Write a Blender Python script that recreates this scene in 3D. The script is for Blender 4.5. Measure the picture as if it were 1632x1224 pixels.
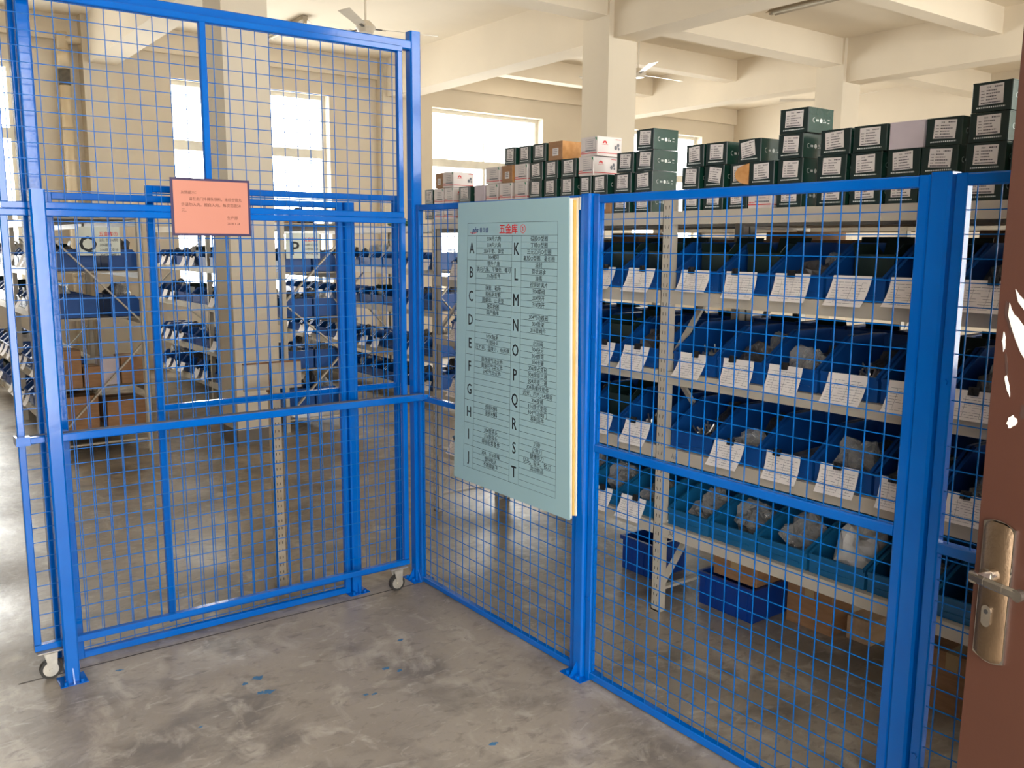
import bpy, math, random
from mathutils import Vector, Matrix

# ------------------------------------------------------------------ clear
for _o in list(bpy.data.objects):
    bpy.data.objects.remove(_o)
SC = bpy.context.scene
COL = SC.collection
RND = random.Random(7)

# ------------------------------------------------------------------ camera
F_PX = 1423.4
yaw, pitch, roll = (math.radians(a) for a in (36.62, 8.93, -0.35))
fw = Vector((math.sin(yaw) * math.cos(pitch), math.cos(yaw) * math.cos(pitch), -math.sin(pitch)))
rt = Vector((math.cos(yaw), -math.sin(yaw), 0))
dn = fw.cross(rt)
r2 = math.cos(roll) * rt + math.sin(roll) * dn
d2 = -math.sin(roll) * rt + math.cos(roll) * dn
cam_data = bpy.data.cameras.new('camera')
cam_data.sensor_width = 36.0
cam_data.lens = F_PX / 1632 * 36.0
cam_data.clip_start = 0.02
cam = bpy.data.objects.new('camera', cam_data)
COL.objects.link(cam)
mw = Matrix.Identity(4)
for i, v in enumerate((r2, -d2, -fw)):
    mw[0][i], mw[1][i], mw[2][i] = v
mw.translation = Vector((-2.1337, -3.6314, 1.6253))
cam.matrix_world = mw
SC.camera = cam

# ------------------------------------------------------------------ world (bright overcast sky), exposure
W = bpy.data.worlds.new('overcast_sky')
SC.world = W
W.use_nodes = True
_bg = W.node_tree.nodes['Background']
_bg.inputs[0].default_value = (1.0, 0.985, 0.95, 1)
_bg.inputs[1].default_value = 13.5
SC.view_settings.view_transform = 'Standard'
SC.view_settings.look = 'None'
SC.view_settings.exposure = 0.0
SC.view_settings.gamma = 1.0
SC.view_settings.use_curve_mapping = False
try:
    SC.cycles.max_bounces = 10
    SC.cycles.diffuse_bounces = 6
    SC.cycles.transparent_max_bounces = 24
    SC.cycles.sample_clamp_indirect = 6.0
    SC.cycles.caustics_reflective = False
    SC.cycles.caustics_refractive = False
except Exception:
    pass


def portal(loc, size, rot):
    l = bpy.data.lights.new('daylight_portal', 'AREA')
    l.shape = 'RECTANGLE'
    l.size, l.size_y = size
    l.cycles.is_portal = True
    o = bpy.data.objects.new('daylight_portal', l)
    o.location = loc
    o.rotation_euler = rot
    COL.objects.link(o)


# openings of the room: (wall, a0, a1, z0, z1)
WIN_TOP, WIN_SILL = 3.64, 0.9
BACK_Y, FRONT_Y, LEFT_X, RIGHT_X, CEIL = 8.2, -3.78, -14.0, 12.0, 4.2
BACK_WINS = [(-2.50, -0.40), (1.33, 3.47), (5.14, 7.26), (9.00, 11.10)]
FRONT_DOOR = (-2.80, -0.88, 3.05)
FRONT_WINS = [(1.4, 3.5), (5.2, 7.2), (9.0, 11.1)]
LEFT_WINS = []
RIGHT_WINS = []
H90 = math.pi / 2
zc, zh = (WIN_TOP + WIN_SILL) / 2, WIN_TOP - WIN_SILL
for a, b in BACK_WINS:
    portal(((a + b) / 2, BACK_Y + 0.26, zc), (b - a, zh), (-H90, 0, 0))
for a, b in FRONT_WINS:
    portal(((a + b) / 2, FRONT_Y - 0.26, zc), (b - a, zh), (H90, 0, 0))
for a, b in LEFT_WINS:
    portal((LEFT_X - 0.26, (a + b) / 2, zc), (zh, b - a), (0, -H90, 0))
for a, b in RIGHT_WINS:
    portal((RIGHT_X + 0.26, (a + b) / 2, zc), (zh, b - a), (0, H90, 0))
portal(((FRONT_DOOR[0] + FRONT_DOOR[1]) / 2, FRONT_Y - 0.26, FRONT_DOOR[2] / 2),
       (FRONT_DOOR[1] - FRONT_DOOR[0], FRONT_DOOR[2]), (H90, 0, 0))

# ------------------------------------------------------------------ materials
MATS = {}


def mat(name, c1, rough=0.5, c2=None, scale=8.0, detail=4.0, metal=0.0, bump=0.0, bscale=40.0,
        spec=0.5, lo=0.35, hi=0.65, rough2=None, stretch=None, coat=0.0):
    if name in MATS:
        return MATS[name]
    m = bpy.data.materials.new(name)
    m.use_nodes = True
    nt = m.node_tree
    p = nt.nodes['Principled BSDF']
    p.inputs['Metallic'].default_value = metal
    p.inputs['Roughness'].default_value = rough
    p.inputs['Specular IOR Level'].default_value = spec
    if coat:
        p.inputs['Coat Weight'].default_value = coat
        p.inputs['Coat Roughness'].default_value = 0.15
    c2 = c2 or tuple(x * 0.86 for x in c1)
    tc = nt.nodes.new('ShaderNodeTexCoord')
    src = tc.outputs['Object']
    if stretch:
        mp = nt.nodes.new('ShaderNodeMapping')
        mp.inputs['Scale'].default_value = stretch
        nt.links.new(src, mp.inputs['Vector'])
        src = mp.outputs['Vector']
    n = nt.nodes.new('ShaderNodeTexNoise')
    n.inputs['Scale'].default_value = scale
    n.inputs['Detail'].default_value = detail
    nt.links.new(src, n.inputs['Vector'])
    r = nt.nodes.new('ShaderNodeValToRGB')
    r.color_ramp.elements[0].position = lo
    r.color_ramp.elements[1].position = hi
    r.color_ramp.elements[0].color = (*c1, 1)
    r.color_ramp.elements[1].color = (*c2, 1)
    nt.links.new(n.outputs['Fac'], r.inputs['Fac'])
    nt.links.new(r.outputs['Color'], p.inputs['Base Color'])
    if rough2 is not None:
        mr = nt.nodes.new('ShaderNodeMapRange')
        mr.inputs['From Min'].default_value = lo
        mr.inputs['From Max'].default_value = hi
        mr.inputs['To Min'].default_value = rough
        mr.inputs['To Max'].default_value = rough2
        nt.links.new(n.outputs['Fac'], mr.inputs['Value'])
        nt.links.new(mr.outputs['Result'], p.inputs['Roughness'])
    if bump:
        nb = nt.nodes.new('ShaderNodeTexNoise')
        nb.inputs['Scale'].default_value = bscale
        nb.inputs['Detail'].default_value = 5
        nt.links.new(src, nb.inputs['Vector'])
        b = nt.nodes.new('ShaderNodeBump')
        b.inputs['Strength'].default_value = bump
        b.inputs['Distance'].default_value = 0.02
        nt.links.new(nb.outputs['Fac'], b.inputs['Height'])
        nt.links.new(b.outputs['Normal'], p.inputs['Normal'])
    MATS[name] = m
    return m


def mat_clear(name, tint, opacity, rough=0.12, bump=0.0, bscale=30.0):
    """see-through sheet: transparent mixed with a glossy film"""
    if name in MATS:
        return MATS[name]
    m = mat(name, tint, rough, bump=bump, bscale=bscale, scale=20)
    nt = m.node_tree
    out = nt.nodes['Material Output']
    p = nt.nodes['Principled BSDF']
    t = nt.nodes.new('ShaderNodeBsdfTransparent')
    t.inputs[0].default_value = (0.97, 0.98, 0.98, 1)
    lw = nt.nodes.new('ShaderNodeLayerWeight')
    lw.inputs['Blend'].default_value = 0.25
    mr = nt.nodes.new('ShaderNodeMapRange')
    mr.inputs['To Min'].default_value = opacity
    mr.inputs['To Max'].default_value = min(1.0, opacity + 0.45)
    nt.links.new(lw.outputs['Facing'], mr.inputs['Value'])
    mx = nt.nodes.new('ShaderNodeMixShader')
    nt.links.new(mr.outputs['Result'], mx.inputs[0])
    nt.links.new(t.outputs[0], mx.inputs[1])
    nt.links.new(p.outputs[0], mx.inputs[2])
    nt.links.new(mx.outputs[0], out.inputs['Surface'])
    return m


def mat_floor():
    m = mat('concrete_floor', (0.345, 0.298, 0.243), 0.29, (0.235, 0.199, 0.161), scale=1.4, detail=8, rough2=0.50, spec=0.40,
            bump=0.09, bscale=22)
    nt = m.node_tree
    p = nt.nodes['Principled BSDF']
    ramp = [n for n in nt.nodes if n.type == 'VALTORGB'][0]
    tc = [n for n in nt.nodes if n.type == 'TEX_COORD'][0]
    base = ramp.outputs['Color']

    def layer(base, scale, dist, lo, hi, col, strength, stretch=(1, 1, 1)):
        mp = nt.nodes.new('ShaderNodeMapping')
        mp.inputs['Scale'].default_value = stretch
        nt.links.new(tc.outputs['Object'], mp.inputs['Vector'])
        n = nt.nodes.new('ShaderNodeTexNoise')
        n.inputs['Scale'].default_value = scale
        n.inputs['Detail'].default_value = 9
        n.inputs['Roughness'].default_value = 0.62
        n.inputs['Distortion'].default_value = dist
        nt.links.new(mp.outputs['Vector'], n.inputs['Vector'])
        mr = nt.nodes.new('ShaderNodeMapRange')
        mr.inputs['From Min'].default_value = lo
        mr.inputs['From Max'].default_value = hi
        mr.inputs['To Max'].default_value = strength
        nt.links.new(n.outputs['Fac'], mr.inputs['Value'])
        mx = nt.nodes.new('ShaderNodeMix')
        mx.data_type = 'RGBA'
        mx.inputs[7].default_value = (*col, 1)
        nt.links.new(mr.outputs['Result'], mx.inputs[0])
        nt.links.new(base, mx.inputs[6])
        return mx.outputs[2]

    c = layer(base, 2.3, 0.5, 0.50, 0.66, (0.135, 0.115, 0.098), 0.85, (1.0, 1.4, 1))
    c = layer(c, 4.1, 0.7, 0.53, 0.68, (0.46, 0.41, 0.345), 0.75, (1.5, 1, 1))
    c = layer(c, 14, 0.5, 0.55, 0.68, (0.15, 0.128, 0.108), 0.65, (1.0, 1.7, 1))
    c = layer(c, 11, 1.2, 0.58, 0.70, (0.50, 0.45, 0.385), 0.55, (0.8, 1.6, 1))
    c = layer(c, 60, 0.2, 0.58, 0.72, (0.20, 0.175, 0.15), 0.4)
    nt.links.new(c, p.inputs['Base Color'])
    return m


def mat_wall(name, c1):
    return mat(name, c1, 0.85, tuple(x * 0.93 for x in c1), scale=0.9, detail=5, bump=0.05, bscale=90, spec=0.2)


BLUE = mat('blue_paint', (0.0, 0.118, 0.50), 0.12, (0.0, 0.102, 0.45), scale=6, bump=0.015, bscale=40, spec=0.45)
WIRE = mat('blue_wire', (0.001, 0.122, 0.44), 0.4, (0.001, 0.100, 0.37), scale=9, spec=0.18)
DUST = mat('dusty_blue', (0.13, 0.14, 0.17), 0.85, (0.07, 0.10, 0.18), scale=14)
FLOOR = mat_floor()
WALLM = mat_wall('wall_paint', (0.68, 0.605, 0.49))
CEILM = mat_wall('ceiling_paint', (0.76, 0.675, 0.545))
COLM = mat_wall('column_paint', (0.73, 0.65, 0.525))
PLINTH = mat('grey_plinth', (0.20, 0.175, 0.15), 0.7, scale=6)
WFRAME = mat('white_aluminium', (0.80, 0.77, 0.68), 0.4, scale=5)
GLASS = mat_clear('window_glass', (0.9, 0.95, 0.95), 0.03, 0.03)
RACKM = mat('beige_rack', (0.53, 0.48, 0.395), 0.45, (0.46, 0.41, 0.335), scale=5)
DECKM = mat('grey_shelf', (0.40, 0.36, 0.30), 0.55, scale=6)
HOLE = mat('slot_dark', (0.015, 0.013, 0.012), 0.9)
BINM = mat('bin_blue', (0.003, 0.050, 0.225), 0.32, (0.004, 0.066, 0.28), scale=5)
BINT = mat('bin_teal', (0.006, 0.095, 0.23), 0.35, (0.008, 0.12, 0.28), scale=5)
CRATEM = mat('crate_blue', (0.003, 0.042, 0.27), 0.35, scale=6)
PAPER = mat('slip_paper', (0.80, 0.76, 0.73), 0.8, (0.74, 0.69, 0.67), scale=12)
INK = mat('grey_ink', (0.18, 0.18, 0.20), 0.8)
BLACK = mat('black_metal', (0.012, 0.012, 0.014), 0.35)
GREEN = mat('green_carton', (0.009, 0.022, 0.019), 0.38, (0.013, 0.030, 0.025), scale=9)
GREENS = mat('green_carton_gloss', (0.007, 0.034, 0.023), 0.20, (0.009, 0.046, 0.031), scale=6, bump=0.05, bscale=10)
WHITEB = mat('white_carton', (0.70, 0.64, 0.60), 0.35, (0.62, 0.55, 0.52), scale=7)
LILAC = mat('lilac_card', (0.62, 0.54, 0.58), 0.7, scale=6)
KRAFT = mat('kraft_card', (0.36, 0.195, 0.095), 0.75, (0.29, 0.15, 0.07), scale=9, stretch=(1, 1, 6))
ORANGE = mat('orange_card', (0.62, 0.32, 0.12), 0.7, (0.50, 0.23, 0.07), scale=30)
LABEL = mat('label_paper', (0.74, 0.69, 0.66), 0.7, (0.68, 0.63, 0.60), scale=14)
PRINT = mat('label_print', (0.10, 0.09, 0.10), 0.8)
WPRINT = mat('white_print', (0.72, 0.76, 0.72), 0.6)
REDP = mat('red_print', (0.65, 0.03, 0.03), 0.6)
BAG = mat_clear('plastic_bag', (0.46, 0.45, 0.44), 0.38, 0.14, bump=0.5, bscale=13)
DARKF = mat('dark_contents', (0.035, 0.032, 0.033), 0.4, (0.08, 0.075, 0.075), scale=22, bump=0.5, bscale=30)
STEEL = mat('bright_steel', (0.62, 0.60, 0.57), 0.28, (0.35, 0.33, 0.31), scale=18, metal=0.9)
SIGNB = mat('sign_blue', (0.285, 0.435, 0.465), 0.5, (0.275, 0.42, 0.45), scale=2, spec=0.3)
CREAM = mat('cream_board', (0.82, 0.74, 0.56), 0.6)
YELLOW = mat('yellow_board', (0.72, 0.46, 0.12), 0.6)
WHITE = mat('white_board', (0.82, 0.80, 0.76), 0.5)
SIGNINK = mat('sign_ink', (0.012, 0.016, 0.018), 0.6)
SIGNRED = mat('sign_red', (0.72, 0.02, 0.015), 0.5)
SIGNNAVY = mat('sign_navy', (0.01, 0.02, 0.16), 0.5)
PINK = mat('pink_paper', (0.58, 0.245, 0.178), 0.25, (0.56, 0.23, 0.165), scale=3, coat=0.6)
PURPLE = mat('purple_edge', (0.030, 0.016, 0.075), 0.4)
PINKINK = mat('notice_ink', (0.15, 0.05, 0.03), 0.7)
DOORM = mat('brown_door', (0.068, 0.023, 0.012), 0.5, (0.060, 0.020, 0.0105), scale=3, bump=0.02, bscale=150)
BRONZE = mat('bronze_plate', (0.165, 0.108, 0.062), 0.42, (0.115, 0.075, 0.043), scale=16, metal=0.75, bump=0.1, bscale=200)
CHROME = mat('chrome', (0.72, 0.70, 0.66), 0.14, (0.6, 0.58, 0.55), metal=1.0, scale=12)
GREYLEVER = mat('worn_lever', (0.30, 0.27, 0.23), 0.25, (0.16, 0.14, 0.12), scale=14, metal=0.9)
CHIP = mat('bare_patch', (0.86, 0.80, 0.72), 0.6, (0.80, 0.72, 0.62), scale=12)
CHIPR = mat('patch_rim', (0.055, 0.026, 0.018), 0.7)
RUBBER = mat('tyre_rubber', (0.03, 0.027, 0.024), 0.6)
ZINC = mat('zinc_plate', (0.62, 0.58, 0.50), 0.4, (0.48, 0.44, 0.38), scale=20, metal=0.6)
RUSTY = mat('rusty_white', (0.46, 0.385, 0.28), 0.6, (0.34, 0.26, 0.165), scale=8)
RUST = mat('rust', (0.24, 0.10, 0.035), 0.85, (0.12, 0.05, 0.02), scale=25)
PIPEM = mat('pipe_pvc', (0.72, 0.62, 0.46), 0.5, (0.62, 0.50, 0.33), scale=3, stretch=(3, 3, 0.6))
MOULD = mat('mould_dark', (0.07, 0.065, 0.055), 0.9, (0.16, 0.14, 0.11), scale=14)
LAMPM = mat('lamp_body', (0.42, 0.36, 0.27), 0.5, scale=5)
TUBEM = mat('lamp_tube', (0.72, 0.68, 0.58), 0.3)
FANM = mat('fan_white', (0.66, 0.60, 0.50), 0.4, (0.58, 0.52, 0.43), scale=5)
REDM = mat('red_plastic', (0.45, 0.02, 0.025), 0.4)
PAINTSPOT = mat('blue_paint_spot', (0.03, 0.13, 0.27), 0.55, (0.05, 0.16, 0.29), scale=30)
GROOVE = mat('floor_joint', (0.07, 0.06, 0.052), 0.9)
WOODL = mat('pale_wood', (0.60, 0.42, 0.26), 0.7, (0.50, 0.33, 0.19), scale=4, stretch=(1, 8, 8))
GREENSH = mat('green_film', (0.07, 0.17, 0.09), 0.35, (0.12, 0.25, 0.13), scale=18)

# ------------------------------------------------------------------ mesh helpers


class MB:
    def __init__(self):
        self.v, self.f = [], []

    def add(self, vs, fs):
        n = len(self.v)
        self.v += [tuple(p) for p in vs]
        self.f += [tuple(i + n for i in f) for f in fs]
        return self

    def hexa(self, p):
        return self.add(p, [(0, 3, 2, 1), (4, 5, 6, 7), (0, 1, 5, 4), (1, 2, 6, 5), (2, 3, 7, 6), (3, 0, 4, 7)])

    def box(self, x0, x1, y0, y1, z0, z1):
        x0, x1 = min(x0, x1), max(x0, x1)
        y0, y1 = min(y0, y1), max(y0, y1)
        z0, z1 = min(z0, z1), max(z0, z1)
        return self.hexa([(x0, y0, z0), (x1, y0, z0), (x1, y1, z0), (x0, y1, z0),
                          (x0, y0, z1), (x1, y0, z1), (x1, y1, z1), (x0, y1, z1)])

    def tube(self, p, q, w, h, up=(0, 0, 1), c=None):
        """closed bar from p to q, section w x h with chamfered edges"""
        p, q = Vector(p), Vector(q)
        d = (q - p).normalized()
        up = Vector(up)
        s = d.cross(up)
        if s.length < 1e-6:
            s = d.cross(Vector((1, 0, 0)))
        s.normalize()
        t = s.cross(d).normalized()
        c = 0.12 * min(w, h) if c is None else c
        a, b = w / 2, h / 2
        if c > 0:
            prof = [(-a, -b + c), (-a + c, -b), (a - c, -b), (a, -b + c), (a, b - c), (a - c, b), (-a + c, b), (-a, b - c)]
        else:
            prof = [(-a, -b), (a, -b), (a, b), (-a, b)]
        n = len(prof)
        vs = [p + s * u + t * v for u, v in prof] + [q + s * u + t * v for u, v in prof]
        fs = [(i, (i + 1) % n, n + (i + 1) % n, n + i) for i in range(n)]
        fs = [tuple(reversed(f)) for f in fs]
        fs += [tuple(range(n)), tuple(reversed(range(n, 2 * n)))]
        return self.add(vs, fs)

    def cyl(self, p, q, r, n=12, r2=None):
        p, q = Vector(p), Vector(q)
        r2 = r if r2 is None else r2
        d = (q - p).normalized()
        s = d.orthogonal().normalized()
        t = d.cross(s)
        vs = []
        for o, rr in ((p, r), (q, r2)):
            for i in range(n):
                a = 2 * math.pi * i / n
                vs.append(o + s * math.cos(a) * rr + t * math.sin(a) * rr)
        fs = [(i, (i + 1) % n, n + (i + 1) % n, n + i) for i in range(n)]
        fs += [tuple(reversed(range(n))), tuple(range(n, 2 * n))]
        return self.add(vs, fs)

    def wire(self, p, q, r):
        """thin square rod, no end caps"""
        p, q = Vector(p), Vector(q)
        d = (q - p).normalized()
        s = d.orthogonal().normalized()
        t = d.cross(s)
        k = [s * r, t * r, -s * r, -t * r]
        vs = [p + a for a in k] + [q + a for a in k]
        return self.add(vs, [(i, (i + 1) % 4, 4 + (i + 1) % 4, 4 + i) for i in range(4)])

    def prism(self, poly, d):
        """closed polygon (3D points) pushed along d"""
        d = Vector(d)
        a = [Vector(p) for p in poly]
        n = len(a)
        vs = a + [p + d for p in a]
        fs = [(i, (i + 1) % n, n + (i + 1) % n, n + i) for i in range(n)]
        fs += [tuple(reversed(range(n))), tuple(range(n, 2 * n))]
        return self.add(vs, fs)

    def quad(self, a, b, c, d):
        return self.add([a, b, c, d], [(0, 1, 2, 3)])

    def mesh(self, name):
        me = bpy.data.meshes.new(name)
        me.from_pydata(self.v, [], self.f)
        me.validate(clean_customdata=False)
        me.update()
        return me

    def build(self, name, m, parent=None, smooth=False):
        o = None
        if parent is not None:
            L = parent.location
            if tuple(L) != (0, 0, 0) and not parent.get('local'):
                self.v = [(x - L[0], y - L[1], z - L[2]) for x, y, z in self.v]
        me = self.mesh(name)
        me.materials.append(m)
        if smooth:
            me.polygons.foreach_set('use_smooth', [True] * len(me.polygons))
        o = bpy.data.objects.new(name, me)
        COL.objects.link(o)
        if parent is not None:
            o.parent = parent
        return o

    def solo(self, name, m, label, cat, group=None, base=None, smooth=False):
        """a thing that is one mesh, its origin at its base"""
        if base is None:
            xs, ys, zs = zip(*self.v)
            base = ((min(xs) + max(xs)) / 2, (min(ys) + max(ys)) / 2, min(zs))
        self.v = [(x - base[0], y - base[1], z - base[2]) for x, y, z in self.v]
        o = self.build(name, m, None, smooth)
        o.location = base
        tag(o, label, cat, group)
        return o


def tag(o, label, cat, group=None):
    o['label'] = label
    o['category'] = cat
    if group:
        o['group'] = group
    return o


def thing(name, label, cat, loc=(0, 0, 0), group=None, rotz=0.0):
    o = bpy.data.objects.new(name, None)
    o.empty_display_size = 0.05
    o.location = loc
    o.rotation_euler = (0, 0, rotz)
    COL.objects.link(o)
    return tag(o, label, cat, group)


def part(mb, name, m, parent, smooth=False):
    return mb.build(name, m, parent, smooth)


def struct(mb, name, m, parent=None, smooth=False):
    o = mb.build(name, m, parent, smooth)
    if parent is None:
        o['kind'] = 'structure'
    return o


def inst(name, me, loc=(0, 0, 0), rot=(0, 0, 0), scale=(1, 1, 1), parent=None):
    """object that shares mesh data"""
    o = bpy.data.objects.new(name, me)
    o.location, o.rotation_euler, o.scale = loc, rot, scale
    COL.objects.link(o)
    if parent is not None:
        o.parent = parent
    return o


def shared(mb, name, m, smooth=False):
    me = mb.mesh(name)
    me.materials.append(m)
    if smooth:
        me.polygons.foreach_set('use_smooth', [True] * len(me.polygons))
    return me


ORD = ['first', 'second', 'third', 'fourth', 'fifth', 'sixth', 'seventh', 'eighth', 'ninth', 'tenth', 'eleventh',
       'twelfth', 'thirteenth', 'fourteenth', 'fifteenth', 'sixteenth', 'seventeenth', 'eighteenth', 'nineteenth',
       'twentieth', 'twenty-first', 'twenty-second', 'twenty-third', 'twenty-fourth', 'twenty-fifth', 'twenty-sixth',
       'twenty-seventh', 'twenty-eighth']

# ------------------------------------------------------------------ lettering (all strings are turned to outlines once)
LEFT_ROWS = ['304外六角', '304内六角', '304平垫、弹垫', '304螺母', '铁外六角', '铁内六角、平弹垫、螺母', '316标准件', '',
             '弹簧、轴承', '易格斯衬套', '圆螺母、止退垫', '轴用挡圈', '国产轴承', '', '', '', 'NSK轴承', '气管接头',
             '压力表、温度计、电热偶', '', '康茂盛气动元件', '费斯托气动元件', 'SMC气动元件', '', '', '', '', '',
             '焊接材料', '易损材料', '', '', '304管接头', '316管接头', '焊接配套备件', '', '304、316喷嘴', '塑料制品',
             '不锈钢链子', '']
RIGHT_ROWS = ['硅胶O型圈', '丁晴O型圈', '三元乙丙O型圈', '氟胶O型圈、星形圈', '油封', '荷状轴承', '油嘴', '视镜玻璃片',
              '304蝶阀', '304快开', '316快开', '', '304气动蝶阀', '304管架', '316管阀件', '', '止回阀', '304快牙', '304焊弯',
              '304卡簧', '304焊式变径', '304焊接三通', '304异接三通', '304高螺纹组件', '远安、四方316焊弯', '304视镜',
              '316焊式变径', '304气动阀门', '易耗品件', '', '', '', '刀排', '立铣刀', '键槽铣刀', '钻头、取头、铰刀', '流动物品',
              '', '', '']
NOTICE = ['友情提示：', '请在此门外排队领料，未经仓管允', '许请勿入内。擅自入内，每次罚款50', '元。', '生产部', '2018.3.24']
STRINGS = set(s for s in LEFT_ROWS + RIGHT_ROWS + NOTICE if s) | set('ABCDEFGHIJKLMNOPQRST') | {
    '五金库①', '五金库', '①', 'phs', '普华盛', 'A6', '304'}
BOLD = set('ABCDEFGHIJKLMNOPQRST') | {'五金库①', '五金库', 'phs'}
GLYPH = {}
_tmp = {}
for s in sorted(STRINGS):
    c = bpy.data.curves.new('tmp_text', 'FONT')
    c.body = s
    c.resolution_u = 2
    if s == 'phs':
        c.shear = 0.3
    o = bpy.data.objects.new('tmp_text', c)
    COL.objects.link(o)
    _tmp[s] = o
_dg = bpy.context.evaluated_depsgraph_get()
for s, o in _tmp.items():
    me = bpy.data.meshes.new_from_object(o.evaluated_get(_dg))
    vs = [tuple(v.co) for v in me.vertices]
    fs = [tuple(p.vertices) for p in me.polygons]
    bpy.data.meshes.remove(me)
    x0, x1 = min(v[0] for v in vs), max(v[0] for v in vs)
    y0, y1 = min(v[1] for v in vs), max(v[1] for v in vs)
    GLYPH[s] = (vs, fs, x0, x1, y0, y1)
for o in _tmp.values():
    c = o.data
    bpy.data.objects.remove(o)
    bpy.data.curves.remove(c)


def put_text(mb, s, fn, cx, cy, size, maxw=None, align='c', sx=1.0):
    """letters of s at height `size` per em, centred on (cx, cy) in the flat frame of fn(u, v) -> 3D"""
    vs, fs, x0, x1, y0, y1 = GLYPH[s]
    k = size
    kx = size * sx
    if maxw and (x1 - x0) * kx > maxw:
        kx = maxw / (x1 - x0)
    mx = {'c': (x0 + x1) / 2, 'l': x0, 'r': x1}[align]
    my = 0.36
    # heavier strokes: the outline is laid down again a hair to either side
    w = 0.022 if s in BOLD else 0.010
    o_, e1, e2 = Vector(fn(0, 0)), Vector(fn(0.01, 0)), Vector(fn(0, 0.01))
    nn = (e1 - o_).cross(e2 - o_).normalized() * 0.00015
    for i, (dx, dy) in enumerate(((-w, 0), (w, 0), (0, -w * 0.6), (0, w * 0.6)) if s in BOLD else ((-w, 0), (w, 0))):
        mb.add([Vector(fn(cx + (v[0] - mx + dx) * kx, cy + (v[1] - my + dy) * k)) + nn * i for v in vs], fs)


# ================================================================== THE ROOM
TH = 0.24


def wall_along_x(y0, y1, xa, xb, wins, door=None):
    mb = MB()
    cuts = sorted([(a, b, WIN_SILL, WIN_TOP) for a, b in wins] + ([(door[0], door[1], 0, door[2])] if door else []))
    x = xa
    for a, b, s, t in cuts:
        mb.box(x, a, y0, y1, 0, CEIL)
        if s > 0:
            mb.box(a, b, y0, y1, 0, s)
        mb.box(a, b, y0, y1, t, CEIL)
        x = b
    mb.box(x, xb, y0, y1, 0, CEIL)
    return mb


def wall_along_y(x0, x1, ya, yb, wins):
    mb = MB()
    y = ya
    for a, b in sorted(wins):
        mb.box(x0, x1, y, a, 0, CEIL)
        mb.box(x0, x1, a, b, 0, WIN_SILL)
        mb.box(x0, x1, a, b, WIN_TOP, CEIL)
        y = b
    mb.box(x0, x1, y, yb, 0, CEIL)
    return mb


floor = struct(MB().box(LEFT_X - 0.3, RIGHT_X + 0.3, FRONT_Y - 1.6, BACK_Y + 0.3, -0.12, 0), 'floor', FLOOR)
struct(MB().box(LEFT_X - 0.3, RIGHT_X + 0.3, FRONT_Y - 0.3, BACK_Y + 0.3, CEIL, CEIL + 0.15), 'ceiling', CEILM)
struct(wall_along_x(BACK_Y, BACK_Y + TH, LEFT_X, RIGHT_X, BACK_WINS), 'wall_back', WALLM)
struct(wall_along_x(FRONT_Y - TH, FRONT_Y, LEFT_X, RIGHT_X, FRONT_WINS, FRONT_DOOR), 'wall_front', WALLM)
struct(wall_along_y(LEFT_X - TH, LEFT_X, FRONT_Y - TH, BACK_Y + TH, LEFT_WINS), 'wall_left', WALLM)
struct(wall_along_y(RIGHT_X, RIGHT_X + TH, FRONT_Y - TH, BACK_Y + TH, RIGHT_WINS), 'wall_right', WALLM)

# columns, pilasters, beams
COLX = [(-11.56, -11.18), (-7.60, -7.22), (-3.66, -3.28), (0.29, 0.65), (4.20, 4.585), (8.19, 8.57)]
n = 0
for (a, b) in COLX:
    mb = MB().box(a, b, 3.30, 3.70, 0.13, CEIL)
    o = struct(mb, 'column', COLM)
    pl = MB().box(a - 0.004, b + 0.004, 3.296, 3.704, 0, 0.13)
    part(pl, 'plinth', PLINTH, o)
    struct(MB().box(a, b, BACK_Y - 0.22, BACK_Y, 0, CEIL), 'pilaster', WALLM)
    struct(MB().box(a + 0.06, b, FRONT_Y, 3.30, 3.67, CEIL), 'beam', CEILM)
    struct(MB().box(a + 0.06, b, 3.70, BACK_Y - 0.0, 3.67, CEIL), 'beam', CEILM)
xs = [LEFT_X] + [c for ab in COLX for c in ab] + [RIGHT_X]
for i in range(0, len(xs), 2):
    struct(MB().box(xs[i], xs[i + 1], 3.33, 3.62, 3.88, CEIL), 'beam', CEILM)
for y in (1.40, 5.05, 6.70):
    for a, b in ((4.585, 8.25), (8.57, RIGHT_X))[:2 if y < 3 else 1]:
        struct(MB().box(a, b, y, y + 0.2, 3.92, CEIL), 'beam', CEILM)
struct(MB().box(LEFT_X, RIGHT_X, BACK_Y - 0.06, BACK_Y, 3.92, CEIL), 'beam', CEILM)


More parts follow.
